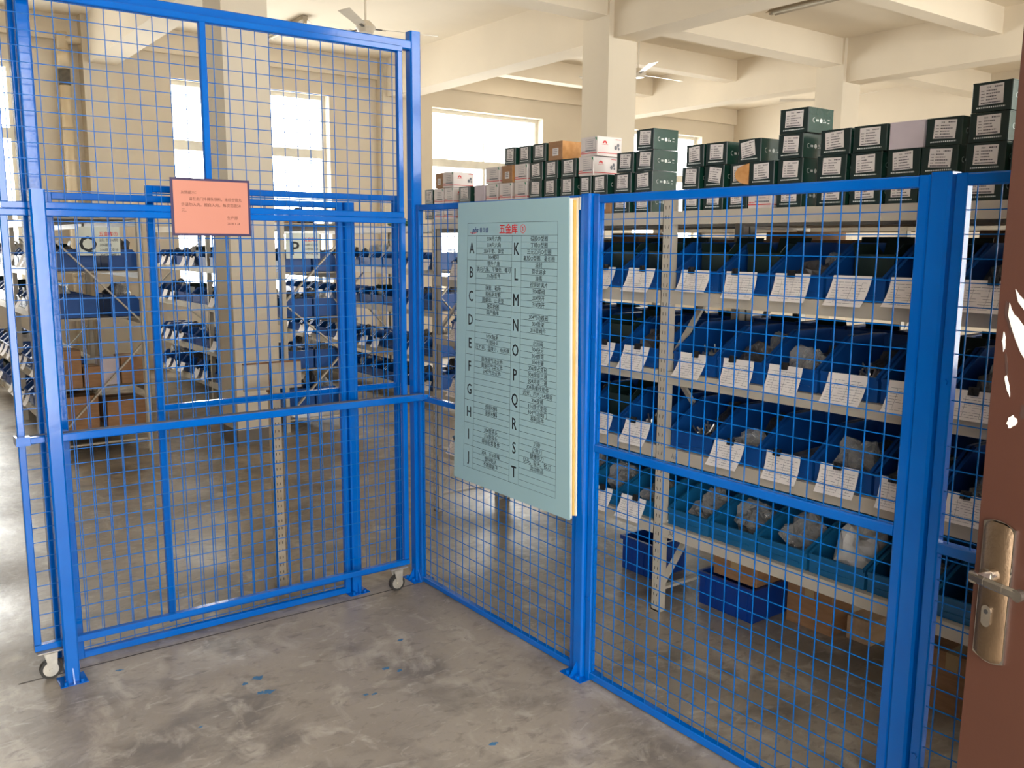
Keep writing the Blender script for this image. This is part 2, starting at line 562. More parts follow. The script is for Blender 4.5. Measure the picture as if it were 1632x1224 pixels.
def window(n, axis, at, a, b, sgn):
    """frame with one mullion, one transom and four panes; axis x: lies in a plane y = at"""
    def P(u0, u1, v0, v1, z0, z1):
        return MB().box(u0, u1, v0, v1, z0, z1) if axis == 'x' else MB().box(v0, v1, u0, u1, z0, z1)
    root = bpy.data.objects.new('window_%d' % n, None)
    root.location = ((a + b) / 2, at, WIN_SILL) if axis == 'x' else (at, (a + b) / 2, WIN_SILL)
    root['kind'] = 'structure'
    COL.objects.link(root)
    d0, d1 = at - 0.035, at + 0.035
    z0, z1, zt, m = WIN_SILL, WIN_TOP, 2.85, (a + b) / 2
    w = 0.055
    for u0, u1, s0, s1 in ((a, a + w, z0, z1), (b - w, b, z0, z1), (a + w, b - w, z0, z0 + w), (a + w, b - w, z1 - w, z1)):
        part(P(u0, u1, d0, d1, s0, s1), 'frame', WFRAME, root)
    part(P(a + w, b - w, d0, d1, zt - 0.06, zt + 0.06), 'transom', WFRAME, root)
    part(P(m - 0.02, m + 0.02, d0 + 0.01, d1 - 0.01, z0 + w, zt - 0.06), 'mullion', WFRAME, root)
    part(P(m - 0.012, m + 0.012, d0 + 0.015, d1 - 0.015, zt + 0.06, z1 - w), 'mullion', WFRAME, root)
    for u0, u1 in ((a + w, m - 0.012), (m + 0.012, b - w)):
        for s0, s1 in ((z0 + w, zt - 0.06), (zt + 0.06, z1 - w)):
            part(P(u0, u1, at - 0.003, at + 0.003, s0, s1), 'pane', GLASS, root)


k = 1
for a, b in BACK_WINS:
    window(k, 'x', BACK_Y + 0.19, a, b, 1); k += 1
for a, b in FRONT_WINS:
    window(k, 'x', FRONT_Y - 0.19, a, b, -1); k += 1
for a, b in LEFT_WINS:
    window(k, 'y', LEFT_X - 0.19, a, b, -1); k += 1
for a, b in RIGHT_WINS:
    window(k, 'y', RIGHT_X + 0.19, a, b, 1); k += 1

# floor: joint line and dried drops of blue paint
part(MB().box(-1.75, 0.02, -0.062, -0.055, 0.0, 0.0006), 'joint_line', GROOVE, floor)
for (x, y, r) in ((-1.047, -0.645, 0.016), (-1.018, -0.655, 0.018), (-1.016, -0.53, 0.020), (-1.07, -0.545, 0.010),
                  (-0.586, -0.743, 0.012), (-0.553, -0.79, 0.009), (-0.744, -0.881, 0.010), (-0.716, -0.895, 0.008),
                  (-0.554, -1.417, 0.012), (-0.42, -0.56, 0.013), (-1.42, -0.16, 0.012), (-1.30, -0.75, 0.006)):
    n = 13
    pts = []
    for i in range(n):
        a = 2 * math.pi * i / n
        rr = r * RND.uniform(0.45, 1.25)
        pts.append((x + math.cos(a) * rr * 1.3, y + math.sin(a) * rr, 0.0))
    part(MB().prism(pts, (0, 0, 0.0007)), 'paint_drop', PAINTSPOT, floor)

# ================================================================== BLUE FENCE
PITCH = 0.0555
WR = 0.0019


def wires(mb, fn, u0, u1, v0, v1, us, vs_, d=0.0):
    """welded mesh: uprights at us, cross wires at vs_ just behind them; fn(u, v, depth) -> 3D"""
    for u in us:
        if u0 < u < u1:
            mb.wire(fn(u, v0, d), fn(u, v1, d), WR)
    for v in vs_:
        if v0 < v < v1:
            mb.wire(fn(u0, v, d + 2 * WR), fn(u1, v, d + 2 * WR), WR)
    return mb


def steps(start, p, lo, hi):
    out = []
    k = math.ceil((lo - start) / p)
    while start + k * p < hi:
        out.append(start + k * p)
        k += 1
    return out


def foot(root, x, y, w=0.052, plate=0.115, dirs=((0, -1),)):
    """base plate, gusset fins and anchor bolts under a post"""
    pm = MB().box(x - plate / 2, x + plate / 2, y - plate / 2, y + plate / 2, 0.0005, 0.0035)
    part(pm, 'base_plate', BLUE, root)
    h = w / 2
    for dx, dy in dirs:
        a = Vector((x + dx * h, y + dy * h, 0.0035))
        o = Vector((dx, dy, 0))
        s = Vector((-dy, dx, 0)) * 0.0025
        e = (plate / 2 - h)
        g = MB().prism([a - s, a + o * e - s, a - s + Vector((0, 0, 0.055))], s * 2)
        part(g, 'gusset', BLUE, root)
        for t in (-1, 1):
            b = a + o * (e * 0.55) + Vector((-dy, dx, 0)) * t * 0.028
            part(MB().cyl(b, b + Vector((0, 0, 0.013)), 0.008, 6), 'anchor_bolt', BLUE, root)


# ---- portal of the sliding gate: two tall posts and the beam between them
gp = thing('gate_portal', 'tall blue steel portal with top beam around the sliding gate', 'gate frame', (-0.8, 0.0, 0))
part(MB().tube((0, 0, 0.004), (0, 0, 2.556), 0.052, 0.052, (0, 1, 0)), 'corner_post', BLUE, gp)
part(MB().tube((-1.561, 0.025, 0.004), (-1.561, 0.025, 2.512), 0.046, 0.05, (0, 1, 0)), 'post', BLUE, gp)
part(MB().tube((-1.582, 0.105, 0.004), (-1.582, 0.105, 2.512), 0.026, 0.05, (0, 1, 0)), 'rear_stile', BLUE, gp)
part(MB().tube((-1.60, -0.005, 2.494), (-0.027, -0.005, 2.494), 0.046, 0.040), 'top_beam', BLUE, gp)
part(MB().box(-1.58, -1.545, 0.05, 0.081, 2.40, 2.44), 'spacer', BLUE, gp)
part(MB().box(-1.58, -1.545, 0.05, 0.081, 0.30, 0.34), 'spacer', BLUE, gp)
foot(gp, 0.0, 0.0, dirs=((-1, 0),))
part(MB().prism([(-0.020, -0.0265, 0.0035), (-0.020, -0.0560, 0.0035), (-0.020, -0.0265, 0.055)], (0.005, 0, 0)), 'gusset', BLUE, gp)

# ---- short guide post in front of the gate
gs = thing('guide_post', 'short blue square post standing in front of the sliding gate', 'post', (-1.582, -0.142, 0))
part(MB().tube((-1.582, -0.142, 0.004), (-1.582, -0.142, 1.798), 0.05, 0.05, (0, 1, 0)), 'post', BLUE, gs)
part(MB().box(-1.606, -1.558, -0.166, -0.118, 1.798, 1.801), 'cap', BLUE, gs)
foot(gs, -1.582, -0.142, plate=0.095)

# ---- guard bar in front of the gate
gb = thing('guard_bar', 'blue horizontal bar across the front of the sliding gate, bolted to the corner post', 'bar',
           (-0.8, -0.1, 0.90))
part(MB().tube((-1.556, -0.100, 0.919), (-0.030, -0.100, 0.919), 0.030, 0.030), 'bar', BLUE, gb)
part(MB().box(-1.556, -0.030, -0.1125, -0.0865, 0.9335, 0.9350), 'dusty_top', DUST, gb)
part(MB().box(-0.052, -0.012, -0.086, -0.028, 0.906, 0.932), 'bracket', BLUE, gb)
part(MB().cyl((-0.012, -0.100, 0.919), (-0.012, -0.118, 0.919), 0.010, 8), 'bolt', BLUE, gb)
part(MB().tube((-0.034, -0.100, 0.919), (-0.002, -0.100, 0.919), 0.030, 0.022), 'end_cap', BLUE, gb)
part(MB().tube((-1.6535, -0.100, 0.919), (-1.608, -0.100, 0.919), 0.024, 0.024), 'bar_stub', BLUE, gb)

# ---- sliding gate
YA = -0.0725            # centre plane of its 25 mm tubes
A = thing('sliding_gate', 'tall blue wire-mesh sliding gate on casters with a pink notice', 'gate', (-0.9, YA, 0.03))
T = 0.0245
zb, zt1, zt2, ztop = 0.130, 1.7235, 1.7485, 2.459
xl, xr = -1.6785, -0.109


def atube(name, p, q, w=T, h=T):
    return part(MB().tube(p, q, w, h, (0, 1, 0)), name, BLUE, A)


atube('bottom_rail', (xl - T / 2, YA, zb), (xr + T / 2, YA, zb), T, 0.030)
for x in (xl, xr):
    atube('stile', (x, YA, zb + 0.015), (x, YA, zt1 - T / 2))
    atube('stile', (x + (0.006 if x == xl else -0.006), YA, zt2 + T / 2), (x + (0.006 if x == xl else -0.006), YA, ztop - T / 2))
atube('lower_transom', (xl - T / 2, YA, zt1), (xr + T / 2, YA, zt1))
atube('upper_transom', (xl - T / 2 + 0.006, YA, zt2), (xr + T / 2 - 0.006, YA, zt2))
atube('top_rail', (xl - T / 2 + 0.006, YA, ztop), (xr + T / 2 - 0.006, YA, ztop))
atube('middle_rail', (xl + T / 2, YA, 0.919), (xr - T / 2, YA, 0.919))
part(MB().box(xl + T / 2, xr - T / 2, YA - 0.011, YA + 0.011, 0.9314, 0.9324), 'dusty_top', DUST, A)
atube('middle_stile', (-0.9665, YA, zt2 + T / 2), (-0.9665, YA, ztop - T / 2))
fa = lambda u, v, d: (u, YA + 0.004 + d, v)
o = part(wires(MB(), fa, xl, xr, zb, zt1, steps(-1.506, 0.0548, xl + 0.01, xr - 0.01), steps(0.806, PITCH, zb, zt1)),
         'lower_wire_mesh', WIRE, A)
o['kind'] = 'stuff'
o = part(wires(MB(), fa, xl, xr, zt2, ztop, steps(-1.534, PITCH, xl + 0.01, xr - 0.01), steps(2.391, 0.0536, zt2, ztop)),
         'upper_wire_mesh', WIRE, A)
o['kind'] = 'stuff'
# clamp round the far stile at bar height
part(MB().box(-1.700, -1.655, -0.117, -0.086, 0.904, 0.936), 'clamp', BLUE, A)
part(MB().box(-1.700, -1.6925, -0.086, -0.050, 0.906, 0.934), 'clamp', BLUE, A)
# casters
for cx in (-1.640, -0.160):
    c = part(MB().box(cx - 0.045, cx + 0.045, YA - 0.03, YA + 0.03, 0.110, 0.1145), 'caster', ZINC, A)
    L = A.location
    m = MB()
    for s in (-1, 1):
        ys = YA + s * 0.017
        m.prism([(cx - 0.024, ys - 0.0015, 0.110), (cx + 0.024, ys - 0.0015, 0.110), (cx + 0.018, ys - 0.0015, 0.032),
                 (cx + 0.004, ys - 0.0015, 0.020), (cx - 0.006, ys - 0.0015, 0.032)], (0, 0.003, 0))
    m.box(cx - 0.024, cx + 0.024, YA - 0.0185, YA + 0.0185, 0.103, 0.110)
    fo = part(m, 'fork', ZINC, A)
    fo.parent = c
    wl = MB()
    wc = Vector((cx - 0.002, YA, 0.0375))
    wl.cyl(wc + Vector((0, -0.011, 0)), wc + Vector((0, 0.011, 0)), 0.0372, 24)
    wo = part(wl, 'tyre', RUBBER, A)
    wo.parent = c
    hb = MB().cyl(wc + Vector((0, -0.0125, 0)), wc + Vector((0, 0.0125, 0)), 0.027, 20)
    hb.cyl(wc + Vector((0, -0.0225, 0)), wc + Vector((0, 0.0225, 0)), 0.007, 8)
    ho = part(hb, 'hub', ZINC, A)
    ho.parent = c

# ---- pink notice tied on the gate
pn = thing('notice', 'glossy pink paper notice in a purple sleeve hung on the sliding gate', 'notice', (-0.964, -0.092, 1.652))
part(MB().box(-1.118, -0.810, -0.0905, -0.0885, 1.648, 1.866), 'sleeve', PURPLE, pn)
part(MB().box(-1.108, -0.819, -0.0918, -0.0906, 1.657, 1.857), 'sheet', PINK, pn)
mb = MB()
fn = lambda u, v: (u, -0.0922, v)
put_text(mb, NOTICE[0], fn, -1.080, 1.812, 0.0135, align='l')
put_text(mb, NOTICE[1], fn, -1.050, 1.788, 0.0145, align='l', maxw=0.205)
put_text(mb, NOTICE[2], fn, -1.080, 1.766, 0.0145, align='l', maxw=0.236)
put_text(mb, NOTICE[3], fn, -1.080, 1.744, 0.0145, align='l')
put_text(mb, NOTICE[4], fn, -0.905, 1.718, 0.0145, align='l')
put_text(mb, NOTICE[5], fn, -0.905, 1.696, 0.0130, align='l')
part(mb, 'lettering', PINKINK, pn)['kind'] = 'stuff'

# ---- fixed fence panels
YS_R2 = [-1.34 - 0.0551 * k for k in range(-2, 24)]
ZS_R = [1.710 - 0.0568 * k for k in range(-2, 32)]


def panel(name, label, axis, u0, u1, c, z0, z1, zmid, us, zs, t=0.026, loc=None, end_u=None):
    """framed mesh panel in the plane (axis) = c"""
    P = (lambda u, v, d=0.0: (u, c + d, v)) if axis == 'x' else (lambda u, v, d=0.0: (c + d, u, v))
    upv = (0, 1, 0) if axis == 'x' else (1, 0, 0)
    root = thing(name, label, 'fence panel', P((u0 + u1) / 2, z0), 'blue mesh fence panels')
    h = t / 2
    lo, hi = min(u0, u1), max(u0, u1)
    for u in (lo + h, hi - h):
        part(MB().tube(P(u, z0), P(u, z1), t, t, upv), 'stile', BLUE, root)
    for z in (z0 + h, z1 - h):
        part(MB().tube(P(lo + t, z), P(hi - t, z), t, t, upv), 'rail', BLUE, root)
    if zmid:
        part(MB().tube(P(lo + t, zmid), P(hi - t, zmid), t, t, upv), 'middle_rail', BLUE, root)
    o = part(wires(MB(), P, lo + 0.004, hi - 0.004, z0 + 0.004, z1 - 0.004, us, zs, 0.003 if axis == 'x' else -0.006),
             'wire_mesh', WIRE, root)
    o['kind'] = 'stuff'
    return root


panel('mesh_fence', 'blue mesh panel behind the sliding gate, between the tall post and the mid post', 'x', -1.532, -0.354,
      0.030, 0.004, 1.80, None, steps(-1.480, 0.0553, -1.6, 0), steps(0.783, 0.0571, 0, 1.8))
fp = thing('fence_post', 'short blue post behind the sliding gate with three-sided base plate', 'post', (-0.331, 0.026, 0),
           'blue fence posts')
part(MB().tube((-0.327, 0.026, 0.004), (-0.327, 0.026, 1.80), 0.046, 0.05, (0, 1, 0)), 'post', BLUE, fp)
foot(fp, -0.327, 0.026, plate=0.10)
panel('mesh_fence', 'blue mesh panel with middle rail furthest behind the sliding gate, beside the corner post', 'x', -1.162,
      -0.040, 0.092, 0.043, 1.842, 0.955, steps(-1.118, 0.0553, -1.2, 0), steps(0.768, 0.0580, 0, 1.85))
panel('mesh_fence', 'blue mesh panel that carries the light blue shelf index board', 'y', -0.030, -1.186, 0.0, 0.004, 1.797,
      0.908, YS_R2 + [-1.34 + 0.0551 * k for k in range(3, 25)], ZS_R)
panel('mesh_fence', 'wide blue mesh panel between the index board and the wide blue post', 'y', -1.250, -2.463, 0.0, 0.004,
      1.795, 0.897, YS_R2, ZS_R, t=0.029)
panel('mesh_fence', 'blue mesh panel partly hidden by the brown door', 'y', -2.525, -3.73, 0.0, 0.004, 1.795, 0.885,
      [-2.575 - 0.0551 * k for k in range(0, 21)], ZS_R, t=0.029)
for (y, lab) in ((-1.218, 'blue post beside the light blue index board with gusset base'),
                 (-2.494, 'wide blue post next to the brown door')):
    r = thing('fence_post', lab, 'post', (0, y, 0), 'blue fence posts')
    part(MB().tube((0, y, 0.004), (0, y, 1.80), 0.052, 0.052, (0, 1, 0)), 'post', BLUE, r)
    foot(r, 0.0, y, plate=0.12, dirs=((-1, 0),))
    for z in (0.32, 1.30):
        part(MB().cyl((-0.0155, y - 0.046, z), (-0.0215, y - 0.046, z), 0.008, 6), 'bolt', BLUE, r)

# ---- index board
sg = thing('index_board', 'light blue hanging board listing shelf letters A to T in Chinese', 'board', (-0.05, -0.82, 0.62))


def bd(s, t, x=-0.062):
    """s 0..1 along the board, t 0..1 downwards"""
    yl = -0.462 + 0.042 * t
    yr = -1.172 - 0.032 * t
    return (x, yl + (yr - yl) * s, 1.790 - 1.174 * t)


def slab(x0, x1, s0, s1, t0, t1, b0=None, b1=None):
    b0 = x0 if b0 is None else b0
    b1 = x1 if b1 is None else b1
    q = []
    for xx, bb in ((x0, b0), (x1, b1)):
        q += [bd(s0, t0, xx), bd(s1, t0, xx), bd(s1, t1, bb), bd(s0, t1, bb)]
    return MB().hexa(q)


part(slab(-0.0615, -0.0575, 0, 1, 0, 1), 'front_sheet', SIGNB, sg)
part(slab(-0.0570, -0.0450, 0.004, 1.004, 0.004, 0.994, -0.0570, -0.0520), 'white_backing', WHITE, sg)
part(slab(-0.0440, -0.0340, 0.004, 1.012, 0.01, 0.985, -0.0510, -0.0460), 'yellow_backing', YELLOW, sg)
part(slab(-0.0330, -0.0275, 0.004, 1.020, 0.002, 0.985, -0.0450, -0.0380), 'cream_backing', CREAM, sg)
part(MB().tube((-0.0305, -1.196, 1.790), (-0.0305, -1.196, 1.745), 0.010, 0.004), 'hook', ZINC, sg)

TX = -0.0619


def tb(s, t, x=TX):
    """printed table: s 0..1, t 0..1"""
    yl = -0.534 + 0.038 * t
    yr = -1.113 - 0.008 * t
    return (x, yl + (yr - yl) * s, 1.706 - 1.026 * t)


TW, THT = 0.60, 1.026
hd = 0.0485                       # header share
rowh = (1 - hd) / 40
cs = [0.0, 0.112, 0.528, 0.630, 1.0]
lines = MB()


def rule(s0, t0, s1, t1, w=0.0012):
    if abs(t1 - t0) < 1e-9:
        e = w / THT / 2
        q = [tb(s0, t0 - e), tb(s1, t0 - e), tb(s1, t0 + e), tb(s0, t0 + e)]
    else:
        e = w / TW / 2
        q = [tb(s0 - e, t0), tb(s0 + e, t0), tb(s0 + e, t1), tb(s0 - e, t1)]
    lines.quad(*q)


rule(0, 0, 1, 0); rule(0, 1, 1, 1); rule(0, hd, 1, hd)
rule(0, 0, 0, 1); rule(1, 0, 1, 1)
for s in cs[1:4]:
    rule(s, hd, s, 1)
for i in range(1, 40):
    t = hd + i * rowh
    if i % 4 == 0:
        rule(0, t, 1, t)
    else:
        rule(cs[1], t, cs[2], t); rule(cs[3], t, cs[4], t)
part(lines, 'table_lines', SIGNINK, sg)
letters = MB()
entries = MB()


def tfn(s, t, ):
    base = Vector(tb(s, t, TX - 0.0002))
    ux = (Vector(tb(s + 0.01, t)) - Vector(tb(s, t))).normalized()
    return lambda u, v: tuple(base + ux * u + Vector((0, 0, v)))


for i in range(10):
    t = hd + (4 * i + 2.0) * rowh
    put_text(letters, 'ABCDEFGHIJ'[i], tfn((cs[0] + cs[1]) / 2, t), 0, 0, 0.062, sx=0.80)
    put_text(letters, 'KLMNOPQRST'[i], tfn((cs[2] + cs[3]) / 2, t), 0, 0, 0.066, sx=0.80)
for rows, a, b in ((LEFT_ROWS, cs[1], cs[2]), (RIGHT_ROWS, cs[3], cs[4])):
    for i, s in enumerate(rows):
        if s:
            put_text(entries, s, tfn((a + b) / 2, hd + (i + 0.5) * rowh), 0, 0, 0.0215, maxw=(b - a) * TW * 0.97)
part(letters, 'shelf_letters', SIGNINK, sg)
part(entries, 'entries', SIGNINK, sg)
mb = MB()
put_text(mb, '五金库', tfn(0.485, hd * 0.5), 0, 0, 0.040, sx=1.0)
put_text(mb, '①', tfn(0.645, hd * 0.5), 0, 0, 0.040)
part(mb, 'red_title', SIGNRED, sg)
mb = MB()
put_text(mb, 'phs', tfn(0.095, hd * 0.52), 0, 0, 0.030)
put_text(mb, '普华盛', tfn(0.20, hd * 0.56), 0, 0, 0.021)
part(mb, 'logo', SIGNNAVY, sg)
mb = MB()
f0 = tfn(0.075, hd * 0.80)
for i in range(6):
    x0, x1 = -0.026 + i * 0.008, -0.026 + (i + 1) * 0.008
    y0, y1 = 0.004 - 0.004 * math.sin(math.pi * i / 6), 0.004 - 0.004 * math.sin(math.pi * (i + 1) / 6)
    mb.quad(f0(x0, y0 - 0.0015), f0(x1, y1 - 0.0015), f0(x1, y1 + 0.001), f0(x0, y0 + 0.001))
part(mb, 'logo_swoosh', SIGNRED, sg)

# ================================================================== BROWN DOOR (open, seen from its handle side)
DE = Vector((-0.5433, -2.8946, 0.0))         # free edge
DU = Vector((-0.286, -0.958, 0)).normalized()   # along the leaf towards the hinges
DN = Vector((-0.958, 0.286, 0)).normalized()    # out of the face that carries the handle
dr = bpy.data.objects.new('door_1', None)
dr.location = DE
dr['kind'] = 'structure'
COL.objects.link(dr)


def dp(u, n, z):
    return DE + DU * u + DN * n + Vector((0, 0, z))


def dbox(u0, u1, n0, n1, z0, z1):
    return MB().hexa([dp(u0, n0, z0), dp(u1, n0, z0), dp(u1, n1, z0), dp(u0, n1, z0),
                      dp(u0, n0, z1), dp(u1, n0, z1), dp(u1, n1, z1), dp(u0, n1, z1)])


part(dbox(0, 0.94, -0.048, 0, 0.01, 2.45), 'leaf', DOORM, dr)
part(dbox(-0.004, 0.0, -0.044, -0.004, 0.01, 2.45), 'edge_strip', DOORM, dr)


def dfn(n):
    return lambda u, v: dp(u, n, v)


# handle plate with rounded ends, chrome rim, lever, lock cylinder
def plate_pts(u0, u1, z0, z1, bulge, n):
    pts = []
    for i in range(7):
        k = i / 6
        pts.append(dp(u0 + (u1 - u0) * k, n, z0 - bulge * math.sin(math.pi * k)))
    for i in range(7):
        k = 1 - i / 6
        pts.append(dp(u0 + (u1 - u0) * k, n, z1 + bulge * math.sin(math.pi * k)))
    return pts


pm = MB().prism(plate_pts(0.0135, 0.0775, 0.902, 1.147, 0.008, 0.0), DN * 0.004)
part(pm, 'plate_rim', CHROME, dr)
pm = MB()
prof = [(0.0150, 0.0045), (0.0200, 0.0100), (0.0330, 0.0130), (0.0560, 0.0130), (0.0700, 0.0100), (0.0755, 0.0045)]
rows = []
for (u, nn) in prof:
    k = (u - 0.015) / 0.0605
    bz = 0.008 * math.sin(math.pi * k)
    rows.append([dp(u, nn - 0.006, 0.904 - bz), dp(u, nn, 0.912 - bz), dp(u, nn, 1.136 + bz), dp(u, nn - 0.006, 1.145 + bz)])
vs = [p for r in rows for p in r]
fs = []
for i in range(len(rows) - 1):
    for j in range(3):
        fs.append((i * 4 + j, (i + 1) * 4 + j, (i + 1) * 4 + j + 1, i * 4 + j + 1))
pm.add(vs, fs)
plate = part(pm, 'handle_plate', BRONZE, dr, True)
m = MB().cyl(dp(0.050, 0.011, 1.060), dp(0.050, 0.028, 1.060), 0.012, 16)
m.tube(dp(0.050, 0.026, 1.060), dp(0.048, 0.058, 1.060), 0.018, 0.020)
part(m, 'lever_neck', CHROME, dr)
m = MB()
path = [dp(0.040, 0.054, 1.060), dp(0.068, 0.057, 1.060), dp(0.102, 0.054, 1.059), dp(0.130, 0.048, 1.057)]
for a, b in zip(path[:-1], path[1:]):
    m.tube(a, b + (b - a).normalized() * 0.004, 0.010, 0.017, (0, 0, 1), 0.004)
m.cyl(dp(0.131, 0.0425, 1.057), dp(0.131, 0.0535, 1.057), 0.0105, 14)
part(m, 'lever', GREYLEVER, dr)
m = MB().prism([dp(0.0447 + 0.0098 * math.cos(2 * math.pi * i / 18), 0.0125,
                   (0.992 if i <= 9 else 0.972) + 0.0098 * math.sin(2 * math.pi * i / 18) + (0.0 if i <= 9 else 0.0))
                for i in range(18)], DN * 0.004)
part(m, 'lock_cylinder', CHROME, dr)
part(MB().cyl(dp(0.0447, 0.0165, 0.990), dp(0.0447, 0.0172, 0.990), 0.0042, 10), 'key_hole', HOLE, dr)


def chip(pts, m, n, name):
    part(MB().prism([dp(u, n, z) for u, z in pts], DN * 0.0006), name, m, dr)


def blob(cu, cz, ru, rz, seed, tilt=0.0):
    r = random.Random(seed)
    out = []
    for i in range(14):
        a = 2 * math.pi * i / 14
        k = r.uniform(0.65, 1.2)
        x, y = math.cos(a) * ru * k, math.sin(a) * rz * k
        out.append((cu + x * math.cos(tilt) - y * math.sin(tilt), cz + x * math.sin(tilt) + y * math.cos(tilt)))
    return out


chip(blob(0.0225, 1.508, 0.007, 0.030, 1, 0.25), CHIPR, 0.0, 'worn_rim')
chip([(0.022, 1.531), (0.026, 1.522), (0.033, 1.512), (0.040, 1.508), (0.052, 1.496), (0.070, 1.488), (0.090, 1.470),
      (0.090, 1.405), (0.070, 1.430), (0.052, 1.450), (0.040, 1.470), (0.029, 1.492), (0.0215, 1.510)], CHIP, 0.0007, 'bare_patch')
chip([(0.031, 1.555), (0.040, 1.545), (0.060, 1.530), (0.085, 1.515), (0.085, 1.500), (0.055, 1.517), (0.038, 1.534)],
     CHIP, 0.0007, 'bare_patch')
chip(blob(0.0175, 1.466, 0.0034, 0.016, 3, 0.1), CHIP, 0.0007, 'bare_patch')
chip(blob(0.0330, 1.392, 0.0034, 0.023, 4, 0.33), CHIP, 0.0007, 'bare_patch')
chip(blob(0.0265, 1.425, 0.0030, 0.020, 5, 0.2), CHIPR, 0.0, 'worn_rim')
chip(blob(0.0480, 1.331, 0.0085, 0.013, 6, -0.6), CHIP, 0.0007, 'bare_patch')
chip(blob(0.0690, 1.352, 0.008, 0.016, 8, -0.2), CHIPR, 0.0, 'worn_rim')

def big_carton(loc, sx, sy, sz, label, rz=0.0, m=None, group=None, tape=True):
    m = m or KRAFT
    x0 = MB()
    c = 0.004
    x0.prism([(-sx / 2 + c, -sy / 2, 0), (sx / 2 - c, -sy / 2, 0), (sx / 2, -sy / 2 + c, 0), (sx / 2, sy / 2 - c, 0),
              (sx / 2 - c, sy / 2, 0), (-sx / 2 + c, sy / 2, 0), (-sx / 2, sy / 2 - c, 0), (-sx / 2, -sy / 2 + c, 0)], (0, 0, sz))
    o = x0.build('cardboard_box', m)
    o.location = loc
    o.rotation_euler = (0, 0, rz)
    tag(o, label, 'box', group)
    if tape:
        tp = MB().box(-sx / 2 + 0.002, sx / 2 - 0.002, -0.022, 0.022, sz, sz + 0.0006)
        tp.box(-sx / 2 - 0.0006, -sx / 2, -0.022, 0.022, sz - 0.06, sz)
        t = tp.build('tape', mat('packing_tape', (0.46, 0.33, 0.17), 0.3))
        t.parent = o
        fl = MB().box(-sx / 2 + 0.002, sx / 2 - 0.002, 0.0225, sy / 2 - 0.002, sz, sz + 0.0004)
        f = fl.build('top_flap', m)
        f.parent = o
    return o


# ================================================================== RACKS
SLOT = MB()
for kz in range(44):
    for s in (-1, 1):
        SLOT.quad((-0.0004, s * 0.0085 - 0.0016, kz * 0.0405 + 0.03), (-0.0004, s * 0.0085 + 0.0016, kz * 0.0405 + 0.03),
                  (-0.0004, s * 0.0085 + 0.0016 + s * (0.003 if kz % 2 else -0.001), kz * 0.0405 + 0.045),
                  (-0.0004, s * 0.0085 - 0.0016 + s * (0.003 if kz % 2 else -0.001), kz * 0.0405 + 0.045))
SLOT_ME = None


def rack(label, x0, depth, ys, levels, top, slots=False, braces=True, bh=0.055, zig=None, tops=None):
    """shelving: frames at each y in ys, beams and decks at each level between them"""
    x1 = x0 + depth
    root = thing('storage_rack', label, 'rack', ((x0 + x1) / 2, (ys[0] + ys[-1]) / 2, 0), 'beige storage racks')
    full = top
    for y in ys:
        top = (tops or {}).get(y, full)
        for x, s in ((x0, 1), (x1, -1)):
            m = MB()
            m.box(x, x + s * 0.003, y - 0.025, y + 0.025, 0.0, top)
            m.box(x, x + s * 0.038, y - 0.025, y - 0.022, 0.0, top)
            m.box(x, x + s * 0.038, y + 0.022, y + 0.025, 0.0, top)
            m.box(x, x + s * 0.040, y - 0.026, y + 0.026, 0.0, 0.006)
            u = part(m, 'upright', RACKM, root)
            if slots and s == 1:
                m2 = MB()
                m2.v = [(px + x, py + y, pz) for px, py, pz in SLOT.v if True]
                m2.f = list(SLOT.f)
                so = part(m2, 'slots', HOLE, root)
                so.parent = u
        if braces:
            xa, xb = x0 + 0.042, x1 - 0.042
            zz = [0.12, 0.62, 1.12, 1.62]
            segs = zig or [((i % 2, zz[i]), ((i + 1) % 2, zz[i + 1])) for i in range(3)]
            for (pa, pz), (qa, qz) in segs:
                p, q = ((xb if pa else xa), pz), ((xb if qa else xa), qz)
                part(MB().tube((p[0], y, p[1]), (q[0], y, q[1]), 0.012, 0.028, (0, 1, 0), 0), 'brace', RACKM, root)
            for z in (0.10, top - 0.06):
                part(MB().tube((xa, y, z), (xb, y, z), 0.012, 0.028, (0, 1, 0), 0), 'brace', RACKM, root)
    for a, b in zip(ys[:-1], ys[1:]):
        lo, hi = min(a, b) + 0.026, max(a, b) - 0.026
        for z in levels:
            for x, s in ((x0 - 0.002, 1), (x1 + 0.002, -1)):
                part(MB().box(x, x + s * 0.032, lo, hi, z - bh, z), 'beam', RACKM, root)
            part(MB().box(x0 + 0.031, x1 - 0.031, lo, hi, z - 0.014, z - 0.002), 'shelf', DECKM, root)
    return root


XA = 0.658
A_LEVELS = [1.763, 1.433, 1.090, 0.757, 0.412]
YA0, YA1, YA2 = 0.90, -0.961, -2.822
RACK_A = rack('long beige storage rack behind the index board with white slips on its bins', XA, 0.50, [YA0, YA1, YA2], A_LEVELS, 1.82,
     slots=True, tops={YA0: 1.762})

RACK_B = rack('storage rack standing back to back behind the long rack', XA + 0.508, 0.45, [YA0, YA1, YA2], A_LEVELS, 1.762)

# ---- bin: open-fronted parts bin, front towards -X, origin at front bottom centre
BW, BD, BH, BL = 0.228, 0.40, 0.200, 0.086


